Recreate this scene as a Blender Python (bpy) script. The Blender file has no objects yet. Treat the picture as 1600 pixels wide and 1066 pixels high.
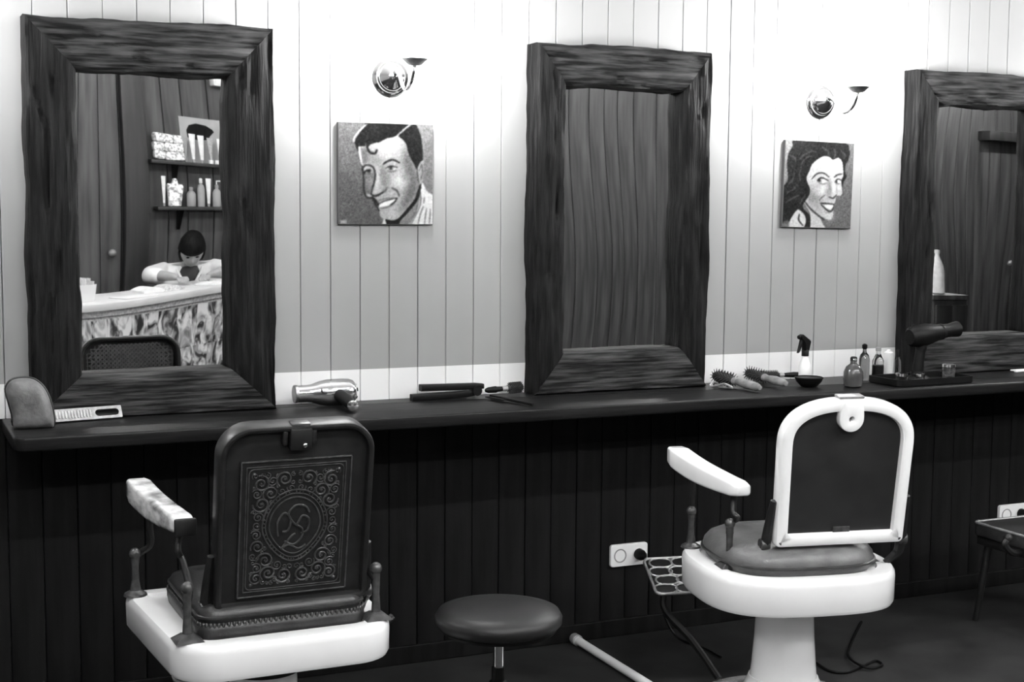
import bpy, bmesh, math, random
import numpy as np
from mathutils import Vector, Matrix, noise

# ------------------------------------------------------------------ camera, world, exposure
SC = bpy.context.scene
COL = SC.collection
YAW, PITCH, ROLL, CAMH, CAMD, FPX = 0.42580, 0.09389, 0.00823, 1.465, 4.2, 2222.0
cam_d = bpy.data.cameras.new('camera'); cam = bpy.data.objects.new('camera', cam_d); COL.objects.link(cam)
cam_d.sensor_width = 36.0; cam_d.lens = FPX/1600*36.0; cam_d.clip_start = 0.05
def _axes():
    cy, sy, cp, sp = math.cos(YAW), math.sin(YAW), math.cos(PITCH), math.sin(PITCH)
    F = Vector((sy*cp, cy*cp, -sp)); R = Vector((cy, -sy, 0)); U = R.cross(F)
    cr, sr = math.cos(ROLL), math.sin(ROLL)
    return cr*R+sr*U, -sr*R+cr*U, F
_R, _U, _F = _axes()
cam.matrix_world = Matrix(((_R.x,_U.x,-_F.x,0),(_R.y,_U.y,-_F.y,-CAMD),(_R.z,_U.z,-_F.z,CAMH),(0,0,0,1)))
SC.camera = cam
SC.view_settings.view_transform = 'Standard'; SC.view_settings.look = 'None'
SC.view_settings.exposure = 0.0; SC.view_settings.gamma = 1.0; SC.view_settings.use_curve_mapping = False
w = bpy.data.worlds.new('world'); SC.world = w; w.use_nodes = True
w.node_tree.nodes['Background'].inputs[0].default_value = (0.5,0.5,0.5,1)
w.node_tree.nodes['Background'].inputs[1].default_value = 0.02
BULB = 1060.0      # radiance of the sconce globes
TUBE = 222.0      # radiance of the ceiling tubes

# ------------------------------------------------------------------ materials
def g3(v): return (v, v, v, 1)
def mat(name, v, rough=0.6, metal=0.0, spec=0.5, var=0.0, scale=(8,8,8), bump=0.0, bscale=None, coat=0.0, detail=4.0, v2=None, contrast=(0.35,0.65)):
    """neutral grey procedural material: noise between v and v2 (or v*(1-var)..v*(1+var)), noise bump"""
    m = bpy.data.materials.new(name); m.use_nodes = True
    nt = m.node_tree; N = nt.nodes; L = nt.links; b = N['Principled BSDF']
    b.inputs['Base Color'].default_value = g3(v); b.inputs['Roughness'].default_value = rough
    b.inputs['Metallic'].default_value = metal; b.inputs['Specular IOR Level'].default_value = spec
    b.inputs['Coat Weight'].default_value = coat; b.inputs['Coat Roughness'].default_value = 0.08
    if var or bump or v2 is not None:
        tc = N.new('ShaderNodeTexCoord'); mp = N.new('ShaderNodeMapping'); mp.inputs['Scale'].default_value = scale
        L.new(tc.outputs['Object'], mp.inputs['Vector'])
        nz = N.new('ShaderNodeTexNoise'); nz.inputs['Scale'].default_value = 1.0; nz.inputs['Detail'].default_value = detail
        L.new(mp.outputs['Vector'], nz.inputs['Vector'])
        if var or v2 is not None:
            r = N.new('ShaderNodeValToRGB')
            r.color_ramp.elements[0].position = contrast[0]; r.color_ramp.elements[1].position = contrast[1]
            a, c = (v*(1-var), v*(1+var)) if v2 is None else (v, v2)
            r.color_ramp.elements[0].color = g3(a); r.color_ramp.elements[1].color = g3(c)
            L.new(nz.outputs['Fac'], r.inputs['Fac']); L.new(r.outputs['Color'], b.inputs['Base Color'])
        if bump:
            nb = nz
            if bscale:
                mp2 = N.new('ShaderNodeMapping'); mp2.inputs['Scale'].default_value = bscale
                L.new(tc.outputs['Object'], mp2.inputs['Vector'])
                nb = N.new('ShaderNodeTexNoise'); nb.inputs['Scale'].default_value = 1.0; nb.inputs['Detail'].default_value = 5
                L.new(mp2.outputs['Vector'], nb.inputs['Vector'])
            bm_ = N.new('ShaderNodeBump'); bm_.inputs['Strength'].default_value = bump; bm_.inputs['Distance'].default_value = 0.01
            L.new(nb.outputs['Fac'], bm_.inputs['Height']); L.new(bm_.outputs['Normal'], b.inputs['Normal'])
    return m
def emit(name, s):
    m = bpy.data.materials.new(name); m.use_nodes = True; b = m.node_tree.nodes['Principled BSDF']
    b.inputs['Base Color'].default_value = g3(0.8)
    b.inputs['Emission Color'].default_value = g3(1); b.inputs['Emission Strength'].default_value = s
    return m
def vcol_mat(name, rough=0.7):
    m = bpy.data.materials.new(name); m.use_nodes = True; nt = m.node_tree
    a = nt.nodes.new('ShaderNodeVertexColor'); a.layer_name = 'paint'
    nt.links.new(a.outputs['Color'], nt.nodes['Principled BSDF'].inputs['Base Color'])
    nt.nodes['Principled BSDF'].inputs['Roughness'].default_value = rough
    nt.nodes['Principled BSDF'].inputs['Specular IOR Level'].default_value = 0.08
    return m
def glass(name, v=0.9, rough=0.05, trans=1.0):
    m = mat(name, v, rough); b = m.node_tree.nodes['Principled BSDF']
    b.inputs['Transmission Weight'].default_value = trans; b.inputs['IOR'].default_value = 1.45
    return m
def clipping_mat():
    """printed magazine pages: high-contrast blotches, another patch of print on each sheet"""
    m = bpy.data.materials.new('magazine_print'); m.use_nodes = True; nt = m.node_tree; N = nt.nodes; L = nt.links
    b = N['Principled BSDF']; b.inputs['Roughness'].default_value = 0.5
    tc = N.new('ShaderNodeTexCoord'); oi = N.new('ShaderNodeObjectInfo'); ad = N.new('ShaderNodeVectorMath'); ad.operation = 'ADD'
    mu = N.new('ShaderNodeMath'); mu.operation = 'MULTIPLY'; mu.inputs[1].default_value = 37.0
    L.new(oi.outputs['Random'], mu.inputs[0]); L.new(tc.outputs['Object'], ad.inputs[0]); L.new(mu.outputs[0], ad.inputs[1])
    mp = N.new('ShaderNodeMapping'); mp.inputs['Scale'].default_value = (13,13,8); L.new(ad.outputs[0], mp.inputs[0])
    nz = N.new('ShaderNodeTexNoise'); nz.inputs['Scale'].default_value = 1; nz.inputs['Detail'].default_value = 3; nz.inputs['Distortion'].default_value = 1.2
    L.new(mp.outputs[0], nz.inputs['Vector'])
    r = N.new('ShaderNodeValToRGB'); e = r.color_ramp.elements
    e[0].position = 0.40; e[0].color = g3(0.02); e[1].position = 0.62; e[1].color = g3(0.75)
    x = e.new(0.47); x.color = g3(0.25)
    L.new(nz.outputs['Fac'], r.inputs['Fac']); L.new(r.outputs['Color'], b.inputs['Base Color'])
    return m
def wall_paint():
    """grey painted boards with a white painted band just above the counter"""
    m = bpy.data.materials.new('board_paint'); m.use_nodes = True; nt = m.node_tree; N = nt.nodes; L = nt.links
    b = N['Principled BSDF']; b.inputs['Roughness'].default_value = 0.55
    ge = N.new('ShaderNodeNewGeometry'); sx = N.new('ShaderNodeSeparateXYZ'); L.new(ge.outputs['Position'], sx.inputs[0])
    gt = N.new('ShaderNodeMath'); gt.operation = 'GREATER_THAN'; gt.inputs[1].default_value = 0.958; L.new(sx.outputs['Z'], gt.inputs[0])
    nz = N.new('ShaderNodeTexNoise'); nz.inputs['Scale'].default_value = 3; L.new(ge.outputs['Position'], nz.inputs['Vector'])
    r = N.new('ShaderNodeValToRGB'); r.color_ramp.elements[0].color = g3(WALLV*0.93); r.color_ramp.elements[1].color = g3(WALLV*1.07)
    L.new(nz.outputs['Fac'], r.inputs['Fac'])
    mx = N.new('ShaderNodeMix'); mx.data_type = 'RGBA'; L.new(gt.outputs[0], mx.inputs['Factor'])
    mx.inputs['A'].default_value = g3(0.66); L.new(r.outputs['Color'], mx.inputs['B'])
    L.new(mx.outputs['Result'], b.inputs['Base Color'])
    return m
WALLV = 0.245
M = {}
M['board'] = wall_paint()
M['dark_board'] = mat('dark_board', 0.0045, 0.6, spec=0.12, var=0.5, scale=(30,30,2), bump=0.15)
M['groove'] = mat('groove', 0.06, 0.9)
M['counter'] = mat('counter_wood', 0.006, 0.40, spec=0.16, var=0.55, scale=(3,60,60), bump=0.12)
M['beam_h_lit'] = mat('beam_wood_h_lit', 0.003, 0.65, spec=0.10, v2=0.055, scale=(7,80,80), bump=0.55, bscale=(6,120,120), contrast=(0.38,0.72))  # horizontal beams lightened, sconce light put into the wood colour
M['beam_v_shaded'] = mat('beam_wood_v_shaded', 0.002, 0.65, spec=0.1, v2=0.014, scale=(80,80,7), bump=0.55, bscale=(120,120,6), contrast=(0.40,0.75))  # same wood kept darker, weaker light painted into the colour
M['mirror'] = mat('mirror_silver', 0.72, 0.012, metal=1.0)
M['floor'] = mat('floor_lino', 0.014, 0.75, spec=0.2, var=0.4, scale=(5,5,5))
M['ceiling'] = mat('ceiling_paint', 0.5, 0.8, var=0.05)
M['wood_wall'] = mat('stained_boards', 0.028, 0.5, spec=0.3, v2=0.075, scale=(22,22,1.4), bump=0.1)
M['wood_dark'] = mat('stained_boards_dark', 0.014, 0.5, spec=0.3, v2=0.03, scale=(22,22,1.4), bump=0.1)
M['chrome'] = mat('chrome', 0.75, 0.12, metal=1.0)
M['dish'] = mat('brushed_metal', 0.35, 0.4, metal=1.0, var=0.15, scale=(90,90,90))
M['porcelain'] = mat('white_enamel', 0.84, 0.16, coat=0.6, var=0.03, scale=(6,6,6))
M['iron'] = mat('black_iron', 0.009, 0.42, metal=0.0, spec=0.4, var=0.3, scale=(30,30,30), bump=0.05)
M['iron_grey'] = mat('worn_iron', 0.05, 0.36, metal=0.3, spec=0.6, var=0.4, scale=(60,60,60), bump=0.08)
M['leather'] = mat('dark_leather', 0.02, 0.42, var=0.35, scale=(25,25,25), bump=0.12, bscale=(160,160,160))
M['leather_pale'] = mat('grey_leather', 0.10, 0.40, var=0.25, scale=(18,18,18), bump=0.1, bscale=(150,150,150))
M['cane'] = mat('dark_cane', 0.045, 0.5, var=0.3, scale=(60,60,60))
M['panel_dark'] = mat('back_panel', 0.008, 0.5, var=0.3, scale=(14,14,14))
M['black'] = mat('black_plastic', 0.004, 0.45, spec=0.12)
M['bristle'] = mat('black_bristle', 0.015, 0.6)
M['white_plastic'] = mat('white_plastic', 0.72, 0.3)
M['grey_plastic'] = mat('grey_plastic', 0.25, 0.4)
M['handle_wood'] = mat('handle_wood', 0.16, 0.45, var=0.3, scale=(40,40,40))
M['cushion'] = mat('worn_leather', 0.10, 0.5, var=0.35, scale=(22,22,22), bump=0.15, bscale=(120,120,120))
M['pale_metal'] = mat('pale_metal', 0.28, 0.35, metal=0.4, var=0.2, scale=(90,90,90))
M['amber'] = mat('brown_bottle', 0.05, 0.15, var=0.2, scale=(20,20,20))
M['clear'] = glass('clear_glass', 0.95, 0.02)
M['smoke'] = glass('smoked_glass', 0.35, 0.08)
M['paper'] = mat('paper', 0.75, 0.7, var=0.06, scale=(20,20,20))
M['paper_grey'] = mat('paper_grey', 0.40, 0.7, v2=0.75, scale=(60,60,60))
M['desk_top'] = mat('desk_top', 0.62, 0.4, var=0.06)
M['print'] = clipping_mat()
M['skin'] = mat('skin', 0.30, 0.5, var=0.08, scale=(30,30,30))
M['hair'] = mat('hair', 0.004, 0.6, spec=0.08, var=0.5, scale=(90,90,20), bump=0.3)
M['shirt'] = mat('white_shirt', 0.75, 0.8, var=0.05, scale=(30,30,30), bump=0.25, bscale=(22,22,22))
M['dark_shirt'] = mat('dark_undershirt', 0.03, 0.8)
M['trouser'] = mat('dark_trousers', 0.02, 0.8)
M['pale_print'] = mat('pale_card', 0.30, 0.6, var=0.1)
M['tube_white'] = mat('tube_white', 0.7, 0.35, var=0.12, scale=(30,30,30))
M['foil'] = mat('crinkled_pack', 0.25, 0.4, v2=0.9, scale=(60,60,60), contrast=(0.4,0.55))
M['bulb'] = emit('lit_globe', BULB)
M['tube'] = emit('lit_tube', TUBE)
M['canvas_edge'] = mat('canvas_edge', 0.15, 0.8)
M['stool'] = mat('stool_vinyl', 0.010, 0.45, spec=0.3, var=0.2, scale=(12,12,12), bump=0.05, bscale=(200,200,200))

# ------------------------------------------------------------------ mesh helpers
class MB:
    def __init__(s): s.v = []; s.f = []
    def add(s, vs, fs, T=None):
        o = len(s.v)
        s.v += [tuple(T @ Vector(p)) for p in vs] if T is not None else [tuple(p) for p in vs]
        s.f += [tuple(i+o for i in f) for f in fs]; return s
    def box(s, c, d, T=None):
        x, y, z = c; a, b, e = d[0]/2, d[1]/2, d[2]/2
        vs = [(x+i*a, y+j*b, z+k*e) for k in (-1,1) for j in (-1,1) for i in (-1,1)]
        return s.add(vs, [(0,2,3,1),(4,5,7,6),(0,1,5,4),(2,6,7,3),(0,4,6,2),(1,3,7,5)], T)
    def rbox(s, c, d, r, seg=2, T=None):
        bm = bmesh.new(); bmesh.ops.create_cube(bm, size=1)
        for v in bm.verts: v.co = Vector((v.co.x*d[0]+c[0], v.co.y*d[1]+c[1], v.co.z*d[2]+c[2]))
        bmesh.ops.bevel(bm, geom=bm.edges[:], offset=r, segments=seg, profile=0.5, affect='EDGES')
        bm.verts.index_update()
        s.add([v.co[:] for v in bm.verts], [[v.index for v in f.verts] for f in bm.faces], T); bm.free(); return s
    def loft(s, rings, cap=True, closed=False, T=None):
        n = len(rings[0]); vs = [p for r in rings for p in r]; fs = []
        m = len(rings)
        for i in range(m if closed else m-1):
            a, b = i*n, ((i+1) % m)*n
            for j in range(n): k = (j+1) % n; fs.append((a+j, a+k, b+k, b+j))
        if cap and not closed: fs.append(tuple(range(n-1,-1,-1))); fs.append(tuple((m-1)*n+j for j in range(n)))
        return s.add(vs, fs, T)
    def lathe(s, prof, n=32, T=None):
        rings = [[(r*math.cos(2*math.pi*j/n), r*math.sin(2*math.pi*j/n), z) for j in range(n)] for r, z in prof]
        return s.loft(rings, True, False, T)
    def tube(s, pts, r, n=8, cap=True, closed=False, T=None):
        pts = [Vector(p) for p in pts]; m = len(pts); rr = r if isinstance(r, (list,tuple)) else [r]*m
        rings = []; prev = None
        for i, p in enumerate(pts):
            if closed: t = pts[(i+1) % m]-pts[i-1]
            else: t = pts[min(i+1,m-1)]-pts[max(i-1,0)]
            t = t.normalized() if t.length > 1e-9 else Vector((0,0,1))
            if prev is None:
                a = Vector((0,0,1)) if abs(t.z) < 0.9 else Vector((1,0,0)); u = (a-t*a.dot(t)).normalized()
            else:
                u = prev-t*prev.dot(t); u = u.normalized() if u.length > 1e-6 else t.orthogonal().normalized()
            prev = u; v = t.cross(u)
            rings.append([tuple(p+(u*math.cos(2*math.pi*j/n)+v*math.sin(2*math.pi*j/n))*rr[i]) for j in range(n)])
        return s.loft(rings, cap, closed, T)
    def prism(s, poly, z0, z1, T=None):
        n = len(poly); vs = [(x,y,z0) for x,y in poly]+[(x,y,z1) for x,y in poly]
        fs = [tuple(range(n-1,-1,-1)), tuple(range(n,2*n))]+[(i,(i+1)%n,n+(i+1)%n,n+i) for i in range(n)]
        return s.add(vs, fs, T)
    def sphere(s, c, r, n=16, m=10, T=None):
        r = r if isinstance(r, (tuple,list)) else (r,r,r)
        rings = []
        for i in range(m+1):
            a = math.pi*(i/m); q = max(math.sin(a), 0.02)
            rings.append([(c[0]+r[0]*q*math.cos(2*math.pi*j/n), c[1]+r[1]*q*math.sin(2*math.pi*j/n), c[2]-r[2]*math.cos(a)) for j in range(n)])
        return s.loft(rings, True, False, T)
    def mesh(s, name, m, smooth=True, ang=40):
        me = bpy.data.meshes.new(name); me.from_pydata(s.v, [], s.f)
        bm = bmesh.new(); bm.from_mesh(me); bmesh.ops.recalc_face_normals(bm, faces=bm.faces); bm.to_mesh(me); bm.free()
        if smooth:
            me.shade_smooth(); me.set_sharp_from_angle(angle=math.radians(ang))
        me.materials.append(M[m] if isinstance(m, str) else m)
        return me
    def build(s, name, m, parent=None, loc=None, rot=None, smooth=True, ang=40, bevel=0.0, sub=0, stuff=False):
        o = bpy.data.objects.new(name, s.mesh(name, m, smooth, ang)); COL.objects.link(o)
        if loc is not None: o.location = loc
        if rot is not None: o.rotation_euler = rot
        if parent is not None: o.parent = parent
        if bevel:
            b = o.modifiers.new('bevel', 'BEVEL'); b.width = bevel; b.segments = 2; b.limit_method = 'ANGLE'; b.angle_limit = math.radians(35)
        if sub:
            b = o.modifiers.new('sub', 'SUBSURF'); b.levels = sub; b.render_levels = sub
        if stuff: o['kind'] = 'stuff'
        return o
def tag(o, label, cat, group=None):
    o['label'] = label; o['category'] = cat
    if group: o['group'] = group
    return o
def thing(name, label, cat, loc=(0,0,0), rz=0.0, group=None):
    o = bpy.data.objects.new(name, None); COL.objects.link(o); o.location = loc; o.rotation_euler = (0,0,rz)
    o.empty_display_size = 0.1
    return tag(o, label, cat, group)
def struct(o): o['kind'] = 'structure'; return o
def dup(o, name=None, parent=None, loc=None):
    c = o.copy(); COL.objects.link(c)
    if parent is not None: c.parent = parent
    if loc is not None: c.location = loc
    return c
def Tm(loc=(0,0,0), rx=0, ry=0, rz=0):
    return Matrix.Translation(loc) @ Matrix.Rotation(rz,4,'Z') @ Matrix.Rotation(ry,4,'Y') @ Matrix.Rotation(rx,4,'X')
def smoothpath(pts, n=8, closed=False):
    P = [Vector(p) for p in pts]; m = len(P); out = []
    for i in range(m if closed else m-1):
        if closed: p0, p1, p2, p3 = P[i-1], P[i], P[(i+1)%m], P[(i+2)%m]
        else: p0, p1, p2, p3 = P[max(i-1,0)], P[i], P[i+1], P[min(i+2,m-1)]
        for k in range(n):
            t = k/n
            out.append(0.5*((2*p1)+(p2-p0)*t+(2*p0-5*p1+4*p2-p3)*t*t+(3*p1-p0-3*p2+p3)*t**3))
    if not closed: out.append(P[-1])
    return out
def superell(a, b, n=2.5, k=48, cx=0, cy=0):
    out = []
    for i in range(k):
        t = 2*math.pi*i/k; c, s_ = math.cos(t), math.sin(t)
        out.append((cx+a*math.copysign(abs(c)**(2/n), c), cy+b*math.copysign(abs(s_)**(2/n), s_)))
    return out
def rrect(x0, x1, y0, y1, r, k=6):
    """r: one radius or four (x1y1, x0y1, x0y0, x1y0)"""
    rr = r if isinstance(r, (list,tuple)) else [r]*4; out = []
    for (cx, cy, a0, q) in ((x1-rr[0],y1-rr[0],0,rr[0]),(x0+rr[1],y1-rr[1],90,rr[1]),(x0+rr[2],y0+rr[2],180,rr[2]),(x1-rr[3],y0+rr[3],270,rr[3])):
        for i in range(k+1):
            a = math.radians(a0+90*i/k); out.append((cx+q*math.cos(a), cy+q*math.sin(a)))
    return out
def inset(poly, d):
    """rough inset towards the centroid-normal, fine for convex outlines"""
    n = len(poly); out = []
    for i in range(n):
        a, b, c = Vector(poly[i-1]), Vector(poly[i]), Vector(poly[(i+1)%n])
        t = (c-a); t = t.normalized() if t.length > 1e-9 else Vector((1,0))
        out.append((b.x-t.y*d, b.y+t.x*d))
    return out
def slab(mb, poly, z0, z1, r, T=None, seg=3, top_only=False):
    """extruded outline with rounded top (and bottom) edges"""
    rings = []
    if top_only: rings.append([(x,y,z0) for x,y in poly])
    else:
        for i in range(seg+1):
            a = math.pi/2*i/seg; q = inset(poly, r*(1-math.sin(a))); rings.append([(x,y,z0+r*(1-math.cos(a))) for x,y in q])
    for i in range(seg+1):
        a = math.pi/2*i/seg; q = inset(poly, r*(1-math.cos(a))); rings.append([(x,y,z1-r*(1-math.sin(a))) for x,y in q])
    return mb.loft(rings, True, False, T)
def fbm(p, o=4): return noise.fractal(Vector(p), 1.0, 2.0, o)

# ------------------------------------------------------------------ room shell
XL, XR, YB, HC = -2.2, 10.6, -5.75, 2.75
struct(MB().box(((XL+XR)/2,(YB)/2,-0.05),(XR-XL+0.4,-YB+0.4,0.1)).build('floor','floor',smooth=False))
struct(MB().box(((XL+XR)/2,(YB)/2,HC+0.05),(XR-XL+0.4,-YB+0.4,0.1)).build('ceiling','ceiling',smooth=False))
wf = struct(MB().box(((XL+XR)/2,0.07,HC/2),(XR-XL+0.4,0.1,HC)).build('wall_front','groove',smooth=False))
wb = struct(MB().box(((XL+XR)/2,YB-0.07,HC/2),(XR-XL+0.4,0.1,HC)).build('wall_back','groove',smooth=False))
struct(MB().box((XL-0.05,YB/2,HC/2),(0.1,-YB+0.3,HC)).build('wall_left','ceiling',smooth=False))
struct(MB().box((XR+0.05,YB/2,HC/2),(0.1,-YB+0.3,HC)).build('wall_right','wood_dark',smooth=False))
PX0, PW = 0.4363, 0.09509
def board_mesh(name, w_, h, m, t=0.02, ch=0.002):
    poly = [(-w_/2,0),(w_/2,0),(w_/2,-t+ch),(w_/2-ch,-t),(-w_/2+ch,-t),(-w_/2,-t+ch)]
    return MB().prism(poly, 0, h).mesh(name, m, smooth=False)
rnd = random.Random(4)
up = board_mesh('plank', PW-0.0013, HC-0.86, 'board'); lo = board_mesh('panel_board', PW-0.0024, 0.86, 'dark_board')
for n in range(-28, 60):
    x = PX0+(n+0.5)*PW
    if x < XL or x > 6.2: continue
    for me, z in ((up,0.86),(lo,0)):
        o = bpy.data.objects.new(me.name, me); COL.objects.link(o); o.parent = wf
        o.location = (x+rnd.uniform(-0.0005,0.0005), 0.02+rnd.uniform(0,0.0012), z)
struct(MB().box((4.2,-0.006,0.03),(12.6,0.012,0.06)).build('baseboard_front','dark_board',bevel=0.003))
# stained boards of the far wall, seen in the mirrors
bx = XL; rnd = random.Random(9); wcache = {}
while bx < XR:
    w_ = rnd.choice((0.11,0.13,0.15,0.18))
    if w_ not in wcache: wcache[w_] = MB().prism([(-w_/2,0),(w_/2,0),(w_/2,0.016),(w_/2-0.004,0.02),(-w_/2+0.004,0.02),(-w_/2,0.016)],0,HC).mesh('stained_board','wood_wall',smooth=False)
    o = bpy.data.objects.new('stained_board', wcache[w_]); COL.objects.link(o); o.parent = wb
    o.location = (bx+w_/2, YB-0.02+rnd.uniform(-0.002,0.002), 0); bx += w_+0.005

# ------------------------------------------------------------------ ceiling lamps (the light of the shop, the last ones added as fill)
def ceiling_lamp(x, y, label, L=1.25):
    t = thing('ceiling_lamp', label, 'lamp', (x,y,HC), 0, 'ceiling tube lamps')
    MB().rbox((0,0,-0.03),(L,0.09,0.06),0.008).build('housing','white_plastic',t)
    MB().tube([(-L/2+0.03,0,-0.085),(L/2-0.03,0,-0.085)],0.018,12).build('fluorescent_tube','tube',t)
    for s in (-1,1): MB().rbox((s*(L/2-0.015),0,-0.075),(0.03,0.045,0.06),0.006).build('end_cap','white_plastic',t)
ceiling_lamp(0.5,-2.5,'white tube lamp on the ceiling over the first barber chair')
ceiling_lamp(2.4,-2.5,'white tube lamp on the ceiling over the second barber chair')
ceiling_lamp(4.3,-2.5,'white tube lamp on the ceiling over the third mirror')
ceiling_lamp(1.5,-4.3,'white tube lamp on the ceiling near the reception desk')
ceiling_lamp(4.6,-4.3,'white tube lamp on the ceiling amid the far boards')
ceiling_lamp(-0.6,-4.4,'added fill tube lamp on the ceiling at the near end of the room')  # added unseen lamp, gives the white seats more frontal fill
ceiling_lamp(6.0,-3.9,'added fill tube lamp on the ceiling above the dark cabinet')  # added out of view to brighten what the third mirror reflects
ceiling_lamp(7.3,-4.9,'added fill tube lamp on the ceiling close to the far boards')  # extra unseen lamp for a lighter reflection in the third mirror
ceiling_lamp(8.8,-4.9,'added fill tube lamp on the ceiling at the far end of the room')  # unseen lamp set near the far boards to brighten them

# ------------------------------------------------------------------ counter
mb = MB(); slab(mb, rrect(0.33,5.6,-0.367,0.0,(0.002,0.002,0.03,0.002)), 0.822, 0.86, 0.006)
tag(mb.build('counter','counter'), 'long dark wooden counter shelf running under the mirrors', 'counter')

# ------------------------------------------------------------------ mirrors in rough beams
def beam(mb, a, b, c, d, T, seed, amp=1.0, horiz=True):
    """a-b outer edge, d-c inner edge (x,z); thickness T towards -y; weathered surface"""
    a, b, c, d = [Vector(p) for p in (a,b,c,d)]
    prof = [(0,0.0),(0,0.45),(0,0.85),(0.03,0.97),(0.1,1.0),(0.2,1.0),(0.3,1.0),(0.4,1.0),(0.5,1.0),(0.6,1.0),(0.7,1.0),(0.8,0.99),(0.9,0.95),(0.97,0.86),(1.0,0.7),(1.0,0.35),(1.0,0.0)]
    S = 70; rings = []
    for i in range(S+1):
        s_ = i/S; o = a.lerp(b,s_); q = d.lerp(c,s_); along = (b-a).length*s_
        across = (q-o); W = across.length; dirn = across.normalized(); ring = []
        end = min(1.0, min(s_,1-s_)*14)
        for t, h in prof:
            p = o.lerp(q,t)
            wav = 0.010*fbm((along*3.2,seed*7.1+(0 if t < 0.5 else 5),0.3))+0.0025*fbm((along*11,seed*3.3+(0 if t < 0.5 else 9),1.7),3)
            edge = wav*amp*end*(1-min(t,1-t)*2)
            ridge = 1-abs(fbm((along*2.2, t*5.5+seed*2.7, seed),4))*2.2
            crack = -0.010*max(0, 0.10-abs(fbm((along*0.8,t*4.5+seed*1.9,4.4),3)))/0.10
            lift = (0.006*fbm((along*4,t*4,seed+3.1))+0.004*ridge*0.5+crack)*amp if h > 0.9 else 0
            p2 = p+dirn*edge
            ring.append((p2.x, -(h*T+lift*(1 if h>0.9 else 0)), p2.y))
        rings.append(ring)
    return mb.loft(rings, True)
def framed_mirror(label, x0, x1, z0, z1, gl, gr, gb, gt, seed, T=0.08, tilt=0.0, swing=0.0, amp=1.0):
    t = thing('framed_mirror', label, 'mirror', ((x0+x1)/2,0,z0), 0, 'wood framed mirrors along the counter')
    ox, oz = (x0+x1)/2, z0
    X0, X1, Z0, Z1 = x0-ox, x1-ox, 0.001, z1-oz; L, R_, B, Tt = gl-ox, gr-ox, gb-oz, gt-oz
    par = [('top',(X0,Z1),(X1,Z1),(R_,Tt),(L,Tt),'beam_h_lit'),('bottom',(X0,Z0),(X1,Z0),(R_,B),(L,B),'beam_h_lit'),
           ('left',(X0,Z0),(X0,Z1),(L,Tt),(L,B),'beam_v_shaded'),('right',(X1,Z0),(X1,Z1),(R_,Tt),(R_,B),'beam_v_shaded')]
    for k, (nm, a, b, c, d, m) in enumerate(par):
        mb = MB(); beam(mb, a, b, c, d, T*(1.0+0.06*((seed*3+k*5)%3-1)), seed*4+k, amp*(0.25 if nm == 'bottom' else 1))
        o = mb.build('frame_beam', m, t, ang=50)
        o['label'] = nm+' beam of dark weathered wood'
    # slightly wavy old silvering
    nx, nz = 24, 40; vs = []; w_, h_ = R_-L+0.05, Tt-B+0.05
    for j in range(nz+1):
        for i in range(nx+1):
            u, v = i/nx-0.5, j/nz-0.5
            dy = 0.0009*math.sin(5.1*v+seed*1.3)*math.cos(3.0*u+seed)*0.6
            vs.append((u*w_, dy, v*h_))
    fs = [(j*(nx+1)+i, j*(nx+1)+i+1, (j+1)*(nx+1)+i+1, (j+1)*(nx+1)+i) for j in range(nz) for i in range(nx)]
    n0 = len(vs); vs += [(u*w_,0.004,v*h_) for u,v in ((-.5,-.5),(.5,-.5),(.5,.5),(-.5,.5))]; fs.append((n0,n0+3,n0+2,n0+1))
    g = MB().add(vs, fs).build('mirror_glass','mirror',t,(( L+R_)/2,-0.022,(B+Tt)/2),(tilt,0,swing))
    g['label'] = 'silvered mirror glass reflecting the room'
    return t
framed_mirror('thick dark beam mirror reflecting the reception desk, left end of counter',0.405,1.10,0.86,1.978,0.543,0.965,0.985,1.832,1,T=0.085,tilt=0.012,swing=0.020)
framed_mirror('thick dark beam mirror reflecting plain boards, between the two portraits',1.95,2.597,0.86,1.985,2.057,2.49,0.998,1.851,2,T=0.085,amp=1.1)
framed_mirror('thick dark beam mirror right of the woman portrait, cut off by frame',3.468,4.14,0.86,1.972,3.575,4.03,1.005,1.847,3,T=0.08)

# ------------------------------------------------------------------ wall sconces
def sconce(label, x, z):
    t = thing('wall_sconce', label, 'wall lamp', (x,0,z), 0, 'chrome wall sconces')
    Rx = Matrix.Rotation(math.pi/2,4,'X')     # lathe axis -> -y
    p = MB().lathe([(0.058,0.0),(0.058,0.006),(0.054,0.010),(0.050,0.012),(0.048,0.017),(0.043,0.019),(0.040,0.025),(0.034,0.028),(0.022,0.036),(0.012,0.042),(0.001,0.044)],48,Rx).build('wall_plate','chrome',t)
    pts = smoothpath([(0,-0.03,0.0),(0,-0.055,0.012),(0,-0.085,-0.004),(0,-0.115,-0.038),(0,-0.15,-0.045),(0,-0.185,-0.028),(0,-0.203,-0.002),(0,-0.205,0.018)],8)
    MB().tube(pts,[0.0075-0.003*i/len(pts) for i in range(len(pts))],12).build('arm','chrome',t)
    MB().lathe([(0.005,0.026),(0.006,0.032),(0.019,0.034),(0.031,0.045),(0.038,0.051),(0.038,0.053),(0.032,0.050),(0.02,0.042),(0.002,0.041)],32,Tm((0.003,-0.208,-0.014))).build('cup','dish',t)
    MB().lathe([(0.010,0.043),(0.022,0.050),(0.036,0.066),(0.041,0.085),(0.037,0.104),(0.024,0.118),(0.010,0.124),(0.001,0.125)],32,Tm((0.003,-0.208,-0.014))).build('glass_globe','bulb',t)
sconce('lit chrome wall sconce above the portrait of the man',1.486,1.860)
sconce('lit chrome wall sconce above the portrait of the woman',3.098,1.846)
sconce('lit chrome wall sconce on the wall left of the first mirror',-0.134,1.855)
sconce('lit chrome wall sconce on the wall right of the third mirror',4.702,1.845)

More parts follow.
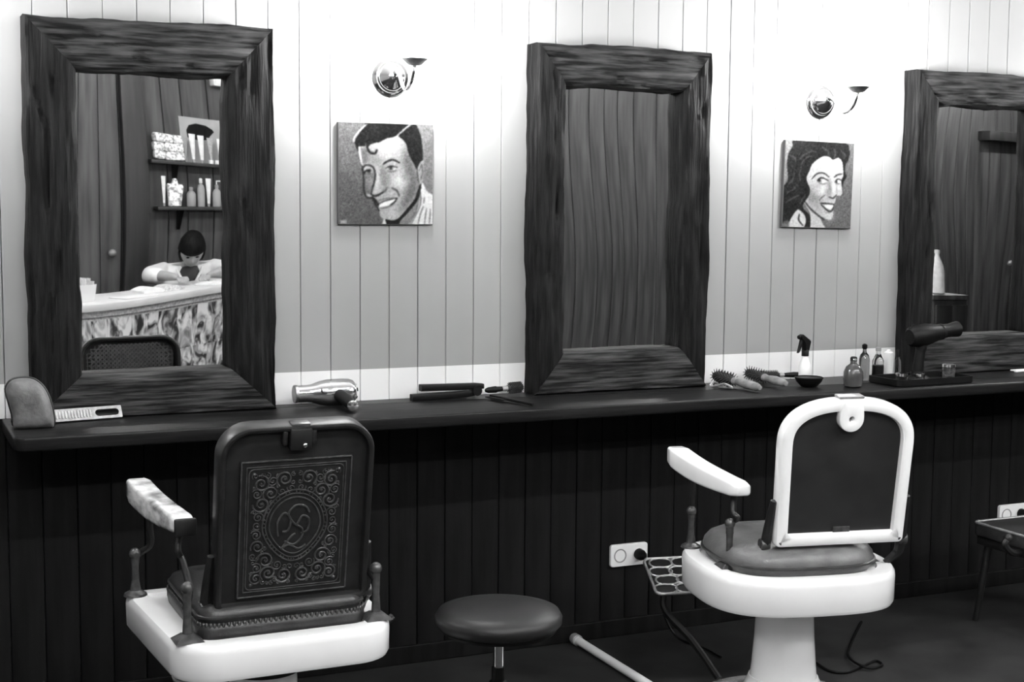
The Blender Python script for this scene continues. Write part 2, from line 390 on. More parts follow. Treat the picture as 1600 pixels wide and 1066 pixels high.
# ------------------------------------------------------------------ painted portraits
class Paint:
    def __init__(s, W, Hh, mapf, bg, seed):
        s.W, s.H = W, Hh; u, v = np.meshgrid((np.arange(W)+.5)/W, (np.arange(Hh)+.5)/Hh)
        s.x, s.y = mapf(u,v); s.a = np.full((Hh,W), bg, float); s.rng = np.random.default_rng(seed)
        s.unit = abs(s.x[0,1]-s.x[0,0])
    def blur(s, m, k):
        k = int(k)
        if k < 1: return m
        for ax in (0,1):
            for _ in range(2):
                p = np.pad(m, [(k,k) if i == ax else (0,0) for i in (0,1)], mode='edge'); c = np.cumsum(p, axis=ax)
                c = np.concatenate([np.zeros_like(np.take(c,[0],ax)), c], axis=ax)
                n = m.shape[ax]; m = (np.take(c, np.arange(2*k+1, 2*k+1+n), ax)-np.take(c, np.arange(0,n), ax))/(2*k+1)
        return m
    def poly(s, pts, val, soft=6, op=1.0, smooth=True):
        P = [(p.x,p.y) for p in smoothpath([(x,y,0) for x,y in pts],6,True)] if smooth else pts
        m = np.zeros_like(s.a, bool); n = len(P)
        for i in range(n):
            (x1,y1),(x2,y2) = P[i], P[(i+1)%n]
            if y1 == y2: continue
            c = ((y1 > s.y) != (y2 > s.y)) & (s.x < (x2-x1)*(s.y-y1)/(y2-y1)+x1); m ^= c
        k = s.blur(m.astype(float), soft/s.unit/2)*op
        s.a = s.a*(1-k)+val*k
    def stroke(s, pts, val, w, op=1.0, taper=True):
        P = [(p.x,p.y) for p in smoothpath([(x,y,0) for x,y in pts],6)]; n = len(P)
        best = np.zeros_like(s.a)
        for i in range(n-1):
            (x1,y1),(x2,y2) = P[i], P[i+1]; d = (x2-x1)**2+(y2-y1)**2+1e-9
            t = np.clip(((s.x-x1)*(x2-x1)+(s.y-y1)*(y2-y1))/d,0,1)
            dd = np.hypot(s.x-(x1+t*(x2-x1)), s.y-(y1+t*(y2-y1)))
            ww = w*(0.35+0.65*math.sin(math.pi*(0.12+0.76*(i+0.5)/(n-1)))) if taper else w
            best = np.maximum(best, np.clip(1.2-dd/(ww/2),0,1))
        s.a = s.a*(1-best*op)+val*best*op
    def dab(s, x, y, r, val, op=1.0, ry=None):
        k = np.exp(-((s.x-x)**2/r**2+(s.y-y)**2/((ry or r)**2)))*op; s.a = s.a*(1-k)+val*k
    def mesh(s, name, w, h):
        a = np.clip(s.a**1.35+s.rng.normal(0,0.025,s.a.shape)+s.blur(s.rng.normal(0,0.10,s.a.shape),1),0.02,0.97); lin = np.where(a <= .04045, a/12.92, ((a+.055)/1.055)**2.4)*PAINTG
        W, Hh = s.W, s.H; u, v = np.meshgrid(np.linspace(-.5,.5,W), np.linspace(1,0,Hh))
        vs = np.stack([u.ravel()*w, np.zeros(W*Hh), v.ravel()*h], 1)
        i = np.arange(W*Hh).reshape(Hh,W); f = np.stack([i[1:,:-1].ravel(), i[1:,1:].ravel(), i[:-1,1:].ravel(), i[:-1,:-1].ravel()], 1)
        me = bpy.data.meshes.new(name); me.from_pydata(vs.tolist(), [], f.tolist())
        at = me.color_attributes.new('paint','FLOAT_COLOR','POINT'); c = np.ones((W*Hh,4)); c[:,:3] = lin.ravel()[:,None]
        at.data.foreach_set('color', c.ravel().astype(np.float32)); me.materials.append(M['oil']); return me
PAINTG = 0.56
M['oil'] = vcol_mat('oil_paint',0.6)
def man_portrait():
    p = Paint(190,200,lambda u,v:(38+925*u,45+985*v),0.50,1)
    p.poly([(800,20),(1000,20),(1000,760),(860,640),(850,300)],0.56,20)
    p.poly([(20,500),(300,700),(460,1060),(20,1060)],0.45,60)
    face = [(238,285),(300,262),(430,225),(560,180),(620,160),(700,230),(740,370),(795,480),(825,560),(830,660),(785,780),(700,885),(620,970),(555,1003),(500,988),(448,960),(428,900),(398,835),(352,780),(310,760),(285,700),(280,560),(265,470),(250,360)]
    p.poly(face,0.74,6)
    p.poly([(700,240),(755,410),(800,510),(825,640),(780,750),(700,850),(620,930),(655,800),(690,680),(700,540),(665,390)],0.50,60)
    p.poly([(470,470),(520,520),(510,640),(470,700),(440,640),(450,540)],0.60,50); p.poly([(330,300),(420,330),(470,420),(400,450),(330,420)],0.64,50)
    p.poly([(280,560),(300,500),(380,520),(378,640),(350,725),(312,735),(288,690)],0.52,14)
    p.poly([(250,300),(300,285),(330,350),(310,430),(268,450)],0.52,30)
    p.dab(520,270,120,0.90,0.8); p.dab(640,595,75,0.93,0.85); p.dab(420,620,40,0.88,0.6,80); p.dab(600,760,60,0.8,0.5); p.dab(560,920,60,0.82,0.6)
    p.dab(480,600,45,0.62,0.6,90); p.dab(690,560,50,0.55,0.5); p.dab(340,620,28,0.68,0.6,60)
    # hair
    p.poly([(330,30),(715,30),(690,75),(640,120),(585,168),(500,190),(440,225),(385,238),(345,255),(322,275),(318,225),(300,235),(290,272),(235,272),(222,320),(206,275),(196,235),(218,185),(262,120),(300,72)],0.15,6)
    p.stroke([(312,215),(318,290),(345,332),(390,338),(408,305)],0.13,30); p.stroke([(345,285),(365,305),(395,290)],0.82,14)
    p.poly([(735,65),(785,40),(832,130),(852,230),(862,380),(828,428),(802,482),(772,430),(742,380),(716,320),(697,245),(662,198),(622,165),(655,128)],0.17,6)
    p.stroke([(735,45),(690,85),(600,165)],0.80,18)
    for a in ((420,90),(480,70),(560,80)): p.stroke([a,(a[0]+80,a[1]+40),(a[0]+110,a[1]-20)],0.25,10,0.6)
    for a in ((760,120),(790,180),(800,260)): p.stroke([a,(a[0]+30,a[1]+70),(a[0]+25,a[1]+140)],0.3,10,0.6)
    p.stroke([(312,58),(240,125),(188,200),(188,232)],0.92,16); p.stroke([(236,282),(245,350),(262,445)],0.95,20)
    # features
    p.stroke([(268,500),(290,462),(335,455),(375,480),(392,540),(385,610),(368,670),(352,735)],0.15,20)
    p.stroke([(275,545),(300,512),(345,498)],0.13,20); p.dab(335,515,15,0.15,0.9); p.dab(358,520,9,0.85,0.8)
    p.stroke([(268,470),(278,560),(284,700),(312,765),(360,775),(398,835),(428,895)],0.16,20,1,False)
    p.stroke([(470,442),(515,412),(570,398),(630,425)],0.16,24); p.stroke([(470,440),(455,500),(450,560)],0.55,26,0.6)
    p.stroke([(495,482),(540,460),(608,470)],0.14,16); p.dab(545,478,17,0.12); p.dab(578,484,14,0.9,0.9); p.dab(512,484,10,0.85,0.7); p.stroke([(515,508),(555,515),(600,498)],0.45,12)
    p.stroke([(350,735),(385,752),(425,742),(480,708)],0.16,26); p.stroke([(470,715),(500,690),(505,665)],0.4,18)
    p.stroke([(555,672),(605,700),(628,752)],0.34,22); p.stroke([(365,765),(395,800),(432,852)],0.13,34)
    p.stroke([(415,800),(480,782),(560,770),(612,772)],0.55,22); p.poly([(432,842),(500,802),(590,778),(560,822),(500,848),(440,862)],0.97,4)
    p.stroke([(425,828),(490,800),(560,782),(606,772)],0.18,12); p.stroke([(535,842),(580,812),(604,774)],0.15,18); p.stroke([(438,872),(505,862),(570,832)],0.5,18)
    # neck, collar, shirt, ear
    p.poly([(845,640),(832,770),(740,1010),(720,1060),(590,1060),(640,985),(720,900),(805,790)],0.60,8)
    p.poly([(488,985),(560,992),(622,968),(702,880),(782,775),(828,645),(848,648),(812,785),(722,905),(645,985),(602,1060),(512,1060)],0.14,8)
    p.poly([(855,618),(905,700),(985,780),(985,1060),(740,1060),(800,905),(832,780)],0.90,6)
    for q in ([(838,690),(835,840),(745,1030)],[(868,850),(838,930),(815,1030)],[(900,870),(890,940),(880,1030)],[(938,880),(935,950),(928,1020)],[(880,760),(870,820)]): p.stroke(q,0.42,14)
    p.poly([(806,490),(835,415),(868,398),(872,470),(862,600),(842,625),(815,600)],0.70,6); p.stroke([(828,500),(850,440),(858,510),(842,590)],0.40,14); p.stroke([(806,480),(812,560),(822,620)],0.25,12)
    p.poly([(482,975),(505,1060),(452,1060)],0.92,5); p.poly([(58,992),(118,992),(118,1026),(58,1026)],0.72,5,1,False)
    p.a = p.blur(p.a,1); return p
def woman_portrait():
    p = Paint(180,200,lambda u,v:(85-55*v+u*(755+15*v),60+955*v),0.50,2)
    p.poly([(20,20),(230,20),(120,180),(90,340),(100,480),(20,560)],0.62,24)
    p.poly([(400,215),(560,222),(660,225),(708,280),(718,420),(697,480),(708,620),(690,648),(642,655),(625,720),(602,760),(604,830),(592,900),(560,926),(500,905),(420,862),(350,802),(290,740),(300,480)],0.82,6)
    p.poly([(268,730),(340,805),(440,890),(480,960),(520,1060),(340,1060),(345,870)],0.84,6)
    p.dab(560,300,90,0.93,0.8); p.dab(470,600,60,0.97,0.9); p.dab(400,690,80,0.58,0.7); p.dab(430,560,50,0.68,0.5); p.dab(540,620,40,0.62,0.6); p.dab(345,650,35,0.6,0.6,90); p.dab(560,560,32,0.62,0.6,80); p.dab(610,560,22,0.95,0.8,90); p.dab(670,560,25,0.9,0.7,60)
    p.dab(560,880,50,0.9,0.7); p.dab(420,800,50,0.7,0.6)
    p.poly([(205,40),(705,50),(785,150),(772,240),(742,300),(736,380),(752,432),(716,500),(705,565),(694,480),(716,420),(711,320),(700,265),(660,228),(600,252),(560,225),(500,218),(440,248),(372,308),(340,380),(305,462),(320,530),(342,590),(330,660),(290,722),(262,772),(280,822),(328,870),(346,950),(322,1060),(232,1020),(288,962),(292,912),(240,842),(208,815),(168,862),(110,950),(20,1000),(20,640),(62,560),(102,490),(96,330),(110,220),(158,130)],0.20,6)
    for q in ([(120,230),(180,250),(200,330)],[(230,270),(290,210),(370,170),(420,180)],[(250,320),(300,250),(380,220)],[(480,120),(540,160),(560,210)],[(610,130),(630,180),(610,230)],[(690,150),(730,190),(720,240)],[(110,540),(150,500),(170,430)],[(90,640),(160,600),(200,540)],[(80,740),(150,700),(220,660)],[(240,500),(230,430),(250,350)],[(230,760),(260,700),(300,650)]): p.stroke(q,0.42,26,0.75)
    for q in ([(200,380),(205,280),(260,190)],[(300,330),(310,270),(360,240)],[(650,100),(665,160),(640,215)],[(60,690),(130,640),(190,600)],[(70,840),(150,780),(230,730)],[(250,560),(300,600),(300,660)]): p.stroke(q,0.11,24,0.8)
    p.poly([(105,975),(150,885),(205,822),(268,860),(296,925),(285,985),(235,1060),(90,1060)],0.86,6); p.stroke([(222,870),(215,935),(262,995)],0.2,20); p.poly([(40,960),(105,950),(90,1060),(20,1060)],0.5,14)
    p.stroke([(365,475),(420,418),(490,405),(555,445)],0.26,20); p.stroke([(615,445),(650,418),(702,405)],0.24,20)
    p.stroke([(425,492),(470,458),(548,486)],0.14,20); p.dab(448,490,17,0.12); p.dab(500,492,20,0.97,1,18); p.stroke([(445,518),(490,528),(535,515)],0.5,12)
    p.stroke([(622,498),(655,465),(694,480)],0.18,16); p.dab(636,498,15,0.16); p.dab(668,490,14,0.96); p.stroke([(630,520),(680,515)],0.5,12)
    p.stroke([(545,480),(560,540),(575,600)],0.62,26,0.7); p.stroke([(555,668),(600,680),(640,640)],0.32,22); p.stroke([(620,470),(640,560),(640,640)],0.7,14,0.7)
    p.stroke([(445,715),(470,680),(515,648)],0.5,18); p.stroke([(458,742),(520,742),(604,748)],0.2,22); p.stroke([(470,760),(520,805),(560,828),(592,812),(604,755)],0.24,26); p.poly([(505,760),(602,757),(582,800),(535,797)],0.98,4)
    p.stroke([(520,845),(570,842)],0.62,16); p.stroke([(290,735),(340,800),(420,868),(500,925)],0.30,26); p.stroke([(705,570),(712,625),(690,650)],0.35,14)
    p.a = p.blur(p.a,1); return p
def portrait(label, P, x0, x1, z0, z1, tilt=0.0):
    w_, h_ = x1-x0, z1-z0
    t = thing('portrait_painting', label, 'painting', ((x0+x1)/2,0,z0), 0, 'painted portraits on the board wall')
    t.rotation_euler = (0,tilt,0)
    MB().rbox((0,-0.0075,h_/2),(w_,0.014,h_),0.002).build('canvas','canvas_edge',t)
    o = bpy.data.objects.new('painted_face', P.mesh('painted_face', w_-0.003, h_-0.003)); COL.objects.link(o); o.parent = t; o.location = (0,-0.0152,0.0015)
portrait('square painting of a smiling man with dark parted hair', man_portrait(), 1.313,1.622,1.408,1.719)
portrait('square painting of a smiling woman with long dark hair', woman_portrait(), 2.938,3.236,1.400,1.706, 0.02)

# ------------------------------------------------------------------ power outlets
def outlet(label, x0, x1, z0, z1, plug=True):
    w_, h_ = x1-x0, z1-z0
    t = thing('wall_outlet', label, 'outlet', ((x0+x1)/2,0,z0), 0, 'double wall outlets')
    Rx = Matrix.Rotation(math.pi/2,4,'X')
    mb = MB(); slab(mb, rrect(-w_/2,w_/2,-h_/2,h_/2,0.010), 0.0, 0.012, 0.003, Tm((0,0,h_/2)) @ Rx, top_only=True); mb.build('cover_plate','white_plastic',t)
    for s in (-1,1):
        mb = MB(); mb.lathe([(0.024,0.0),(0.024,0.0135),(0.020,0.0135),(0.019,0.006),(0.001,0.006)],32,Tm((s*w_/4,0,h_/2)) @ Rx)
        so = mb.build('socket','grey_plastic' if s < 0 else 'white_plastic',t)
        for e in (-1,1): MB().lathe([(0.003,0.006),(0.003,0.007),(0.0005,0.007)],10,Tm((s*w_/4+e*0.0095,0,h_/2)) @ Rx).build('contact_hole','black',so)
    if plug:
        q = MB().lathe([(0.019,0.010),(0.019,0.030),(0.013,0.048),(0.006,0.056),(0.001,0.056)],24,Tm((w_/4,0,h_/2)) @ Rx).build('plug','black',t)
        q['label'] = 'round black plug'
    return t
outlet('white double outlet with a black plug, beside the cast footrest',2.276,2.420,0.243,0.320)
outlet('white double outlet with a black plug, at the right edge',3.995,4.139,0.243,0.320)
cord = smoothpath([(2.384,-0.058,0.279),(2.40,-0.09,0.25),(2.42,-0.10,0.17),(2.44,-0.10,0.08),(2.47,-0.14,0.012),(2.50,-0.25,0.006),(2.50,-0.36,0.006)],10)
tag(MB().tube(cord,0.004,8).build('power_cord','black'),'thin black power cord hanging from the outlet behind the cast footrest','cord')
cord2 = smoothpath([(2.761,-0.508,0.005),(2.746,-0.606,0.005),(2.782,-0.642,0.005),(2.861,-0.620,0.005),(2.946,-0.586,0.005),(2.936,-0.631,0.005),(2.862,-0.648,0.012),(2.878,-0.536,0.012),(2.994,-0.399,0.005),(3.183,-0.212,0.005)],10)
tag(MB().tube(cord2,0.0045,8).build('power_cord','black'),'black cord curled on the floor right of the white pedestal','cord')
# white pipe lying on the floor
mb = MB(); mb.tube([(2.13,-0.05,0.02),(2.125,-1.02,0.02)],0.014,16); pp = mb.build('floor_pipe','white_plastic')
tag(pp,'straight white pipe running along the floor from the wall','pipe')
MB().lathe([(0.017,0),(0.019,0.004),(0.019,0.03),(0.015,0.034)],16,Tm((2.13,-0.028,0.02),rx=math.pi/2)).build('end_cap','grey_plastic',pp)

# ------------------------------------------------------------------ barber chairs
def armrest(t, s, A, m_top, label=None):
    """one arm: padded top, two posts with finials; s=-1 left, 1 right. A: dict of local positions"""
    rx, ry, rz = A['rear']; fx, fy, fz = A['front']
    mb = MB(); rings = []; K = 14
    for i in range(K+1):
        u = i/K; x = rx+(fx-rx)*u; y = ry+(fy-ry)*u
        z = rz+(fz-rz)*u+A['sag']*4*(u-0.5)**2*(1 if u > 0.5 else 0.25)
        w_ = 0.027+0.004*u; h = 0.040+0.020*math.sin(math.pi*min(1,u*0.62+0.0))
        if i in (0,K): w_ -= 0.004; zz0, zz1 = z-h+0.004, z-0.004
        else: zz0, zz1 = z-h, z
        pr = rrect(-w_,w_,zz0,zz1,0.009,3)
        rings.append([(s*x+a, y, b) for a, b in pr])
    e0 = [((p[0]-s*rx)*0.75+s*rx, p[1]-0.005, (p[2]-(rz-0.02))*0.75+(rz-0.02)) for p in rings[0]]
    e1 = [((p[0]-s*fx)*0.75+s*fx, p[1]+0.005, (p[2]-(rings[-1][0][2]-0.015))*0.75+(rings[-1][0][2]-0.015)) for p in rings[-1]]
    o = mb.loft([e0]+rings+[e1]).build('armrest', m_top, t, ang=55)
    if label: o['label'] = label
    if A.get('cap'):
        MB().rbox((s*rx,ry-0.008,rz-0.021),(0.052,0.014,0.042),0.004).build('arm_end','iron',o)
    zt = rz-0.038; zf = fz-0.036
    # rear post: foot flange, upright with ball finial, curved upper bracket
    pxr, pyr = A['foot_r']; pxf, pyf = A['foot_f']; zr = A['zr']
    mb = MB(); mb.add(*_pyramid(0.033,0.03,0.016,0.013,0.022), T=Tm((s*pxr,pyr,zr)))
    mb.tube([(s*pxr,pyr,zr+0.012),(s*pxr,pyr,zr+0.06),(s*pxr,pyr,zr+0.115)],[0.012,0.009,0.011],10); mb.sphere((s*pxr,pyr,zr+0.122),0.015,12,8)
    mb.build('rear_post_foot','iron_grey',t)
    ax, ay = rx+(fx-rx)*0.10, ry+(fy-ry)*0.10
    pts = smoothpath([(s*pxr,pyr,zr+0.095),(s*(pxr-0.012),pyr+0.03,zr+0.115),(s*(ax-0.005),ay-0.01,zr+0.14),(s*(ax+0.004),ay,zt-0.05),(s*ax,ay+0.012,zt-0.02),(s*ax,ay+0.01,zt+0.004)],6)
    MB().tube(pts,[0.011-0.003*math.sin(math.pi*i/(len(pts)-1)) for i in range(len(pts))],10).build('rear_post','iron',t)
    mb = MB(); mb.lathe([(0.03,0),(0.028,0.006),(0.014,0.014),(0.010,0.04),(0.009,0.07),(0.011,0.10)],16,Tm((s*pxf,pyf,zr)))
    mb.sphere((s*pxf,pyf,zr+0.108),0.015,12,8); mb.build('front_post_foot','iron_grey',t)
    bx_, by_ = rx+(fx-rx)*0.72, ry+(fy-ry)*0.72
    pts = smoothpath([(s*pxf,pyf,zr+0.085),(s*(pxf-0.01),pyf+0.02,zr+0.10),(s*(bx_-0.002),by_+0.01,zr+0.13),(s*bx_,by_+0.004,zf-0.06),(s*bx_,by_+0.012,zf+0.006)],6)
    MB().tube(pts,[0.0115-0.003*math.sin(math.pi*i/(len(pts)-1)) for i in range(len(pts))],10).build('front_post','iron',t)
def _pyramid(a, b, h, c, d):
    vs = [(-a,-a,0),(a,-a,0),(a,a,0),(-a,a,0),(-c,-c,h),(c,-c,h),(c,c,h),(-c,c,h)]
    return vs, [(0,3,2,1),(4,5,6,7),(0,1,5,4),(1,2,6,5),(2,3,7,6),(3,0,4,7)]
def pedestal(t, ztop, m='porcelain'):
    MB().lathe([(0.27,0.0),(0.27,0.02),(0.255,0.035),(0.16,0.06),(0.115,0.085),(0.10,0.12)],48).build('floor_base',m,t)
    MB().lathe([(0.098,0.10),(0.092,0.16),(0.086,0.24),(0.082,ztop-0.03)],48).build('pedestal',m,t)
    MB().lathe([(0.06,ztop-0.06),(0.094,ztop-0.05),(0.10,ztop-0.03),(0.10,ztop+0.004)],40).build('swivel_collar','black',t)
def footrest(t, c, w_, l, tilt, zr):
    """cast plate with a cobbled openwork on two struts"""
    T = Tm(c, rx=tilt); mb = MB(); rn = random.Random(3)
    slab(mb, rrect(-w_/2,w_/2,-l/2,l/2,0.02), -0.006, 0.0, 0.002, T)
    pl = mb.build('foot_plate','iron',t); pl['label'] = 'cast foot plate with cobble pattern'
    mb = MB(); nx, ny = 5, 4
    ring = [(x,y,0.002) for x,y in rrect(-w_/2+0.004,w_/2-0.004,-l/2+0.004,l/2-0.004,0.018)]
    mb.tube(ring,0.0045,6,True,True,T)
    for j in range(ny):
        for i in range(nx):
            cx = (-0.5+(i+0.5+0.25*(j%2)-0.12)/nx)*w_*0.92+rn.uniform(-.004,.004); cy = (-0.5+(j+0.5)/ny)*l*0.92
            el = [(x,y,0.002) for x,y in superell(w_/nx*0.50,l/ny*0.50,2.3,12,cx,cy)]
            mb.tube(el,0.0035,5,True,True,T)
    mb.build('cobble_pattern','pale_metal',pl)
    for s in (-1,1):
        a = T @ Vector((s*w_*0.42,-l/2+0.01,-0.006))
        pts = smoothpath([a, a+Vector((0,-0.02,-0.05)), (s*0.17,0.30,0.14),(s*0.12,0.20,0.05)],6)
        MB().tube(pts,0.011,8).build('foot_strut','black',t)
    a = T @ Vector((0,l/2-0.02,-0.008))
    MB().tube([a+Vector((-w_*0.42,0,0)),a+Vector((w_*0.42,0,0))],0.007,8).build('foot_bar','iron',t)
def cane(w_, h, T, rtop):
    mb = MB(); st = 0.015
    def clip(p, q):
        return p, q
    n = int((w_+h)/st)
    for k in range(n):
        for sg in (1,-1):
            c = -h+k*(w_+h)/n
            pts = []
            for i in range(17):
                y = h*i/16; x = c+y if sg > 0 else c+h-y
                if 0.004 <= x <= w_-0.004:
                    xx, yy = min(x,w_-x), h-y
                    if xx < rtop and yy < rtop and (rtop-xx)**2+(rtop-yy)**2 > rtop**2: continue
                    pts.append((x-w_/2, 0.0008*sg, y))
            if len(pts) >= 2:
                a, b = Vector(pts[0]), Vector(pts[-1]); d = (b-a).normalized(); nrm = d.cross(Vector((0,1,0)))*0.0022
                vs = [a-nrm,a+nrm,b+nrm,b-nrm]; vs = vs+[v+Vector((0,0.0012,0)) for v in vs]
                mb.add(vs,[(0,1,2,3),(7,6,5,4),(0,4,5,1),(1,5,6,2),(2,6,7,3),(3,7,4,0)],T)
    for k in range(int(w_/st)+1):
        x = -w_/2+0.006+k*(w_-0.012)/int(w_/st); xx = w_/2-abs(x); top = h-(rtop-math.sqrt(max(0,rtop**2-(rtop-xx)**2)) if xx < rtop else 0)
        mb.box((x,0.002,top/2),(0.0022,0.001,top-0.004),T)
    for k in range(int(h/st)):
        z = 0.006+k*st; zz = h-z; hw = w_/2-(rtop-math.sqrt(max(0,rtop**2-(rtop-zz)**2)) if zz < rtop else 0)
        mb.box((0,0.0032,z),(2*hw-0.004,0.001,0.0022),T)
    return mb
def arch(w_, h, r, rb=0.012, k=10):
    return rrect(-w_/2,w_/2,0,h,(r,r,rb,rb),k)
def dome(w_, h, rise, k=36):
    """straight sides closed by a broad elliptical top, rounded foot corners"""
    out = []
    for i in range(k+1):
        a = math.pi*i/k; c, s_ = math.cos(a), math.sin(a)
        out.append((w_/2*math.copysign(abs(c)**0.8,c), h-rise+rise*s_**0.8))
    r = 0.016
    for (cx, a0) in ((-w_/2*0.97+r,180),(w_/2*0.97-r,270)):
        for i in range(6): a = math.radians(a0+18*i); out.append((cx+r*math.cos(a), r+r*math.sin(a)))
    return out
def ring_loft(mb, outer, inner, y0, y1, r, T):
    """frame between two outlines (x,z) with rounded edges; y0 rear (towards -y), y1 front"""
    f = lambda p, y: [(x,y,z) for x,z in p]
    rg = [f(outer,y1-r),f(inset(outer,r*0.3),y1-r*0.3),f(inset(outer,r),y1),f(inset(inner,-r),y1),f(inset(inner,-r*0.3),y1-r*0.3),f(inner,y1-r),
          f(inner,y0+r),f(inset(inner,-r*0.3),y0+r*0.3),f(inset(inner,-r),y0),f(inset(outer,r),y0),f(inset(outer,r*0.3),y0+r*0.3),f(outer,y0+r)]
    return mb.loft(rg, False, True, T)
def spiral(cx, cz, r, turns, a0, sg, n=26):
    return [(cx+r*(1-0.86*i/n)*math.cos(a0+sg*turns*2*math.pi*i/n), cz+r*(1-0.86*i/n)*math.sin(a0+sg*turns*2*math.pi*i/n)) for i in range(n+1)]
def relief(w_, h, T):
    """scrolled cast-iron relief around an oval shield with interlaced initials; plane x-z, proud to -y"""
    mb = MB(); y = -0.0008
    def line(p2, r=0.0015, closed=False, n=6): mb.tube([(x,y,z) for x,z in p2], r, n, True, closed, T)
    for d, r in ((0.0,0.0022),(0.013,0.0014)): line(rrect(-w_/2+d,w_/2-d,d,h-d,0.002),r,True)
    line(rrect(-w_/2+0.018,w_/2-0.018,0.018,h-0.018,0.012),0.0014,True)
    cz = h*0.50
    def shield(a, b):
        out = []
        for i in range(56):
            t = 2*math.pi*i/56; x = a*math.sin(t); z = b*math.cos(t)
            if z < 0: x *= 1-0.28*(-z/b)**1.5
            out.append((x, cz+z+0.004))
        return out
    A, B = w_*0.298, h*0.266
    for k, r in ((1.0,0.0020),(0.90,0.0014),(0.79,0.0018)): line(shield(A*k,B*k),r,True)
    for i in range(40):       # beading between the shield rims
        t = 2*math.pi*i/40; s_ = shield(A*0.95,B*0.95)[int(i*56/40)]; mb.sphere((s_[0],y,s_[1]),0.0022,6,4,T)
    # interlaced initials
    q = lambda pts: line([(p.x,p.y) for p in smoothpath([(x*w_,cz+z*h,0) for x,z in pts],7)],0.0026,False,6)
    q([(0.13,0.10),(0.09,0.15),(0.0,0.16),(-0.06,0.10),(-0.01,0.03),(0.07,-0.02),(0.06,-0.09),(-0.01,-0.13),(-0.09,-0.10)])
    q([(-0.15,-0.06),(-0.16,0.04),(-0.10,0.11),(-0.04,0.06),(-0.06,-0.02),(-0.11,-0.03)])
    q([(0.02,0.02),(0.07,0.08),(0.13,0.05),(0.12,-0.03),(0.06,-0.05)])
    q([(-0.12,-0.16),(-0.05,-0.13),(0.04,-0.165),(0.11,-0.14)]); q([(-0.12,-0.16),(-0.03,-0.07),(0.01,-0.05)])
    # scrolls, mirrored left and right
    rn = random.Random(11); placed = []
    inside = lambda x, z, r: (x/(A+r*0.9))**2+((z-cz)/(B+r*0.9))**2 < 1.0
    for rad in (0.022,0.018,0.014,0.011,0.0085,0.0065,0.005):
        for _ in range(700):
            x = rn.uniform(0.002,w_/2-0.024-rad); z = rn.uniform(0.024+rad,h-0.024-rad)
            if x < rad*0.9 and x > 0.002: continue
            if inside(x,z,rad): continue
            if any((x-a)**2+(z-b)**2 < ((rad+c)*0.74)**2 for a,b,c in placed): continue
            placed.append((x,z,rad))
    for x, z, rad in placed:
        a0 = rn.uniform(0,6.28); sg = rn.choice((-1,1)); tn = 1.7 if rad > 0.012 else 1.3; st = max(0.0013,rad*0.11)
        sp = spiral(x,z,rad*0.95,tn,a0,sg,26 if rad > 0.009 else 14)
        line(sp,st,False,5); line([(-u,v) for u,v in sp],st,False,5)
        if rad > 0.009: 
            for s_ in (1,-1): mb.sphere((s_*x,y,z),rad*0.16,6,4,T)
    for sx in (-1,1):
        for z in (0.030,h-0.030): mb.sphere((sx*(w_/2-0.030),y,z),0.004,8,5,T)
    return mb

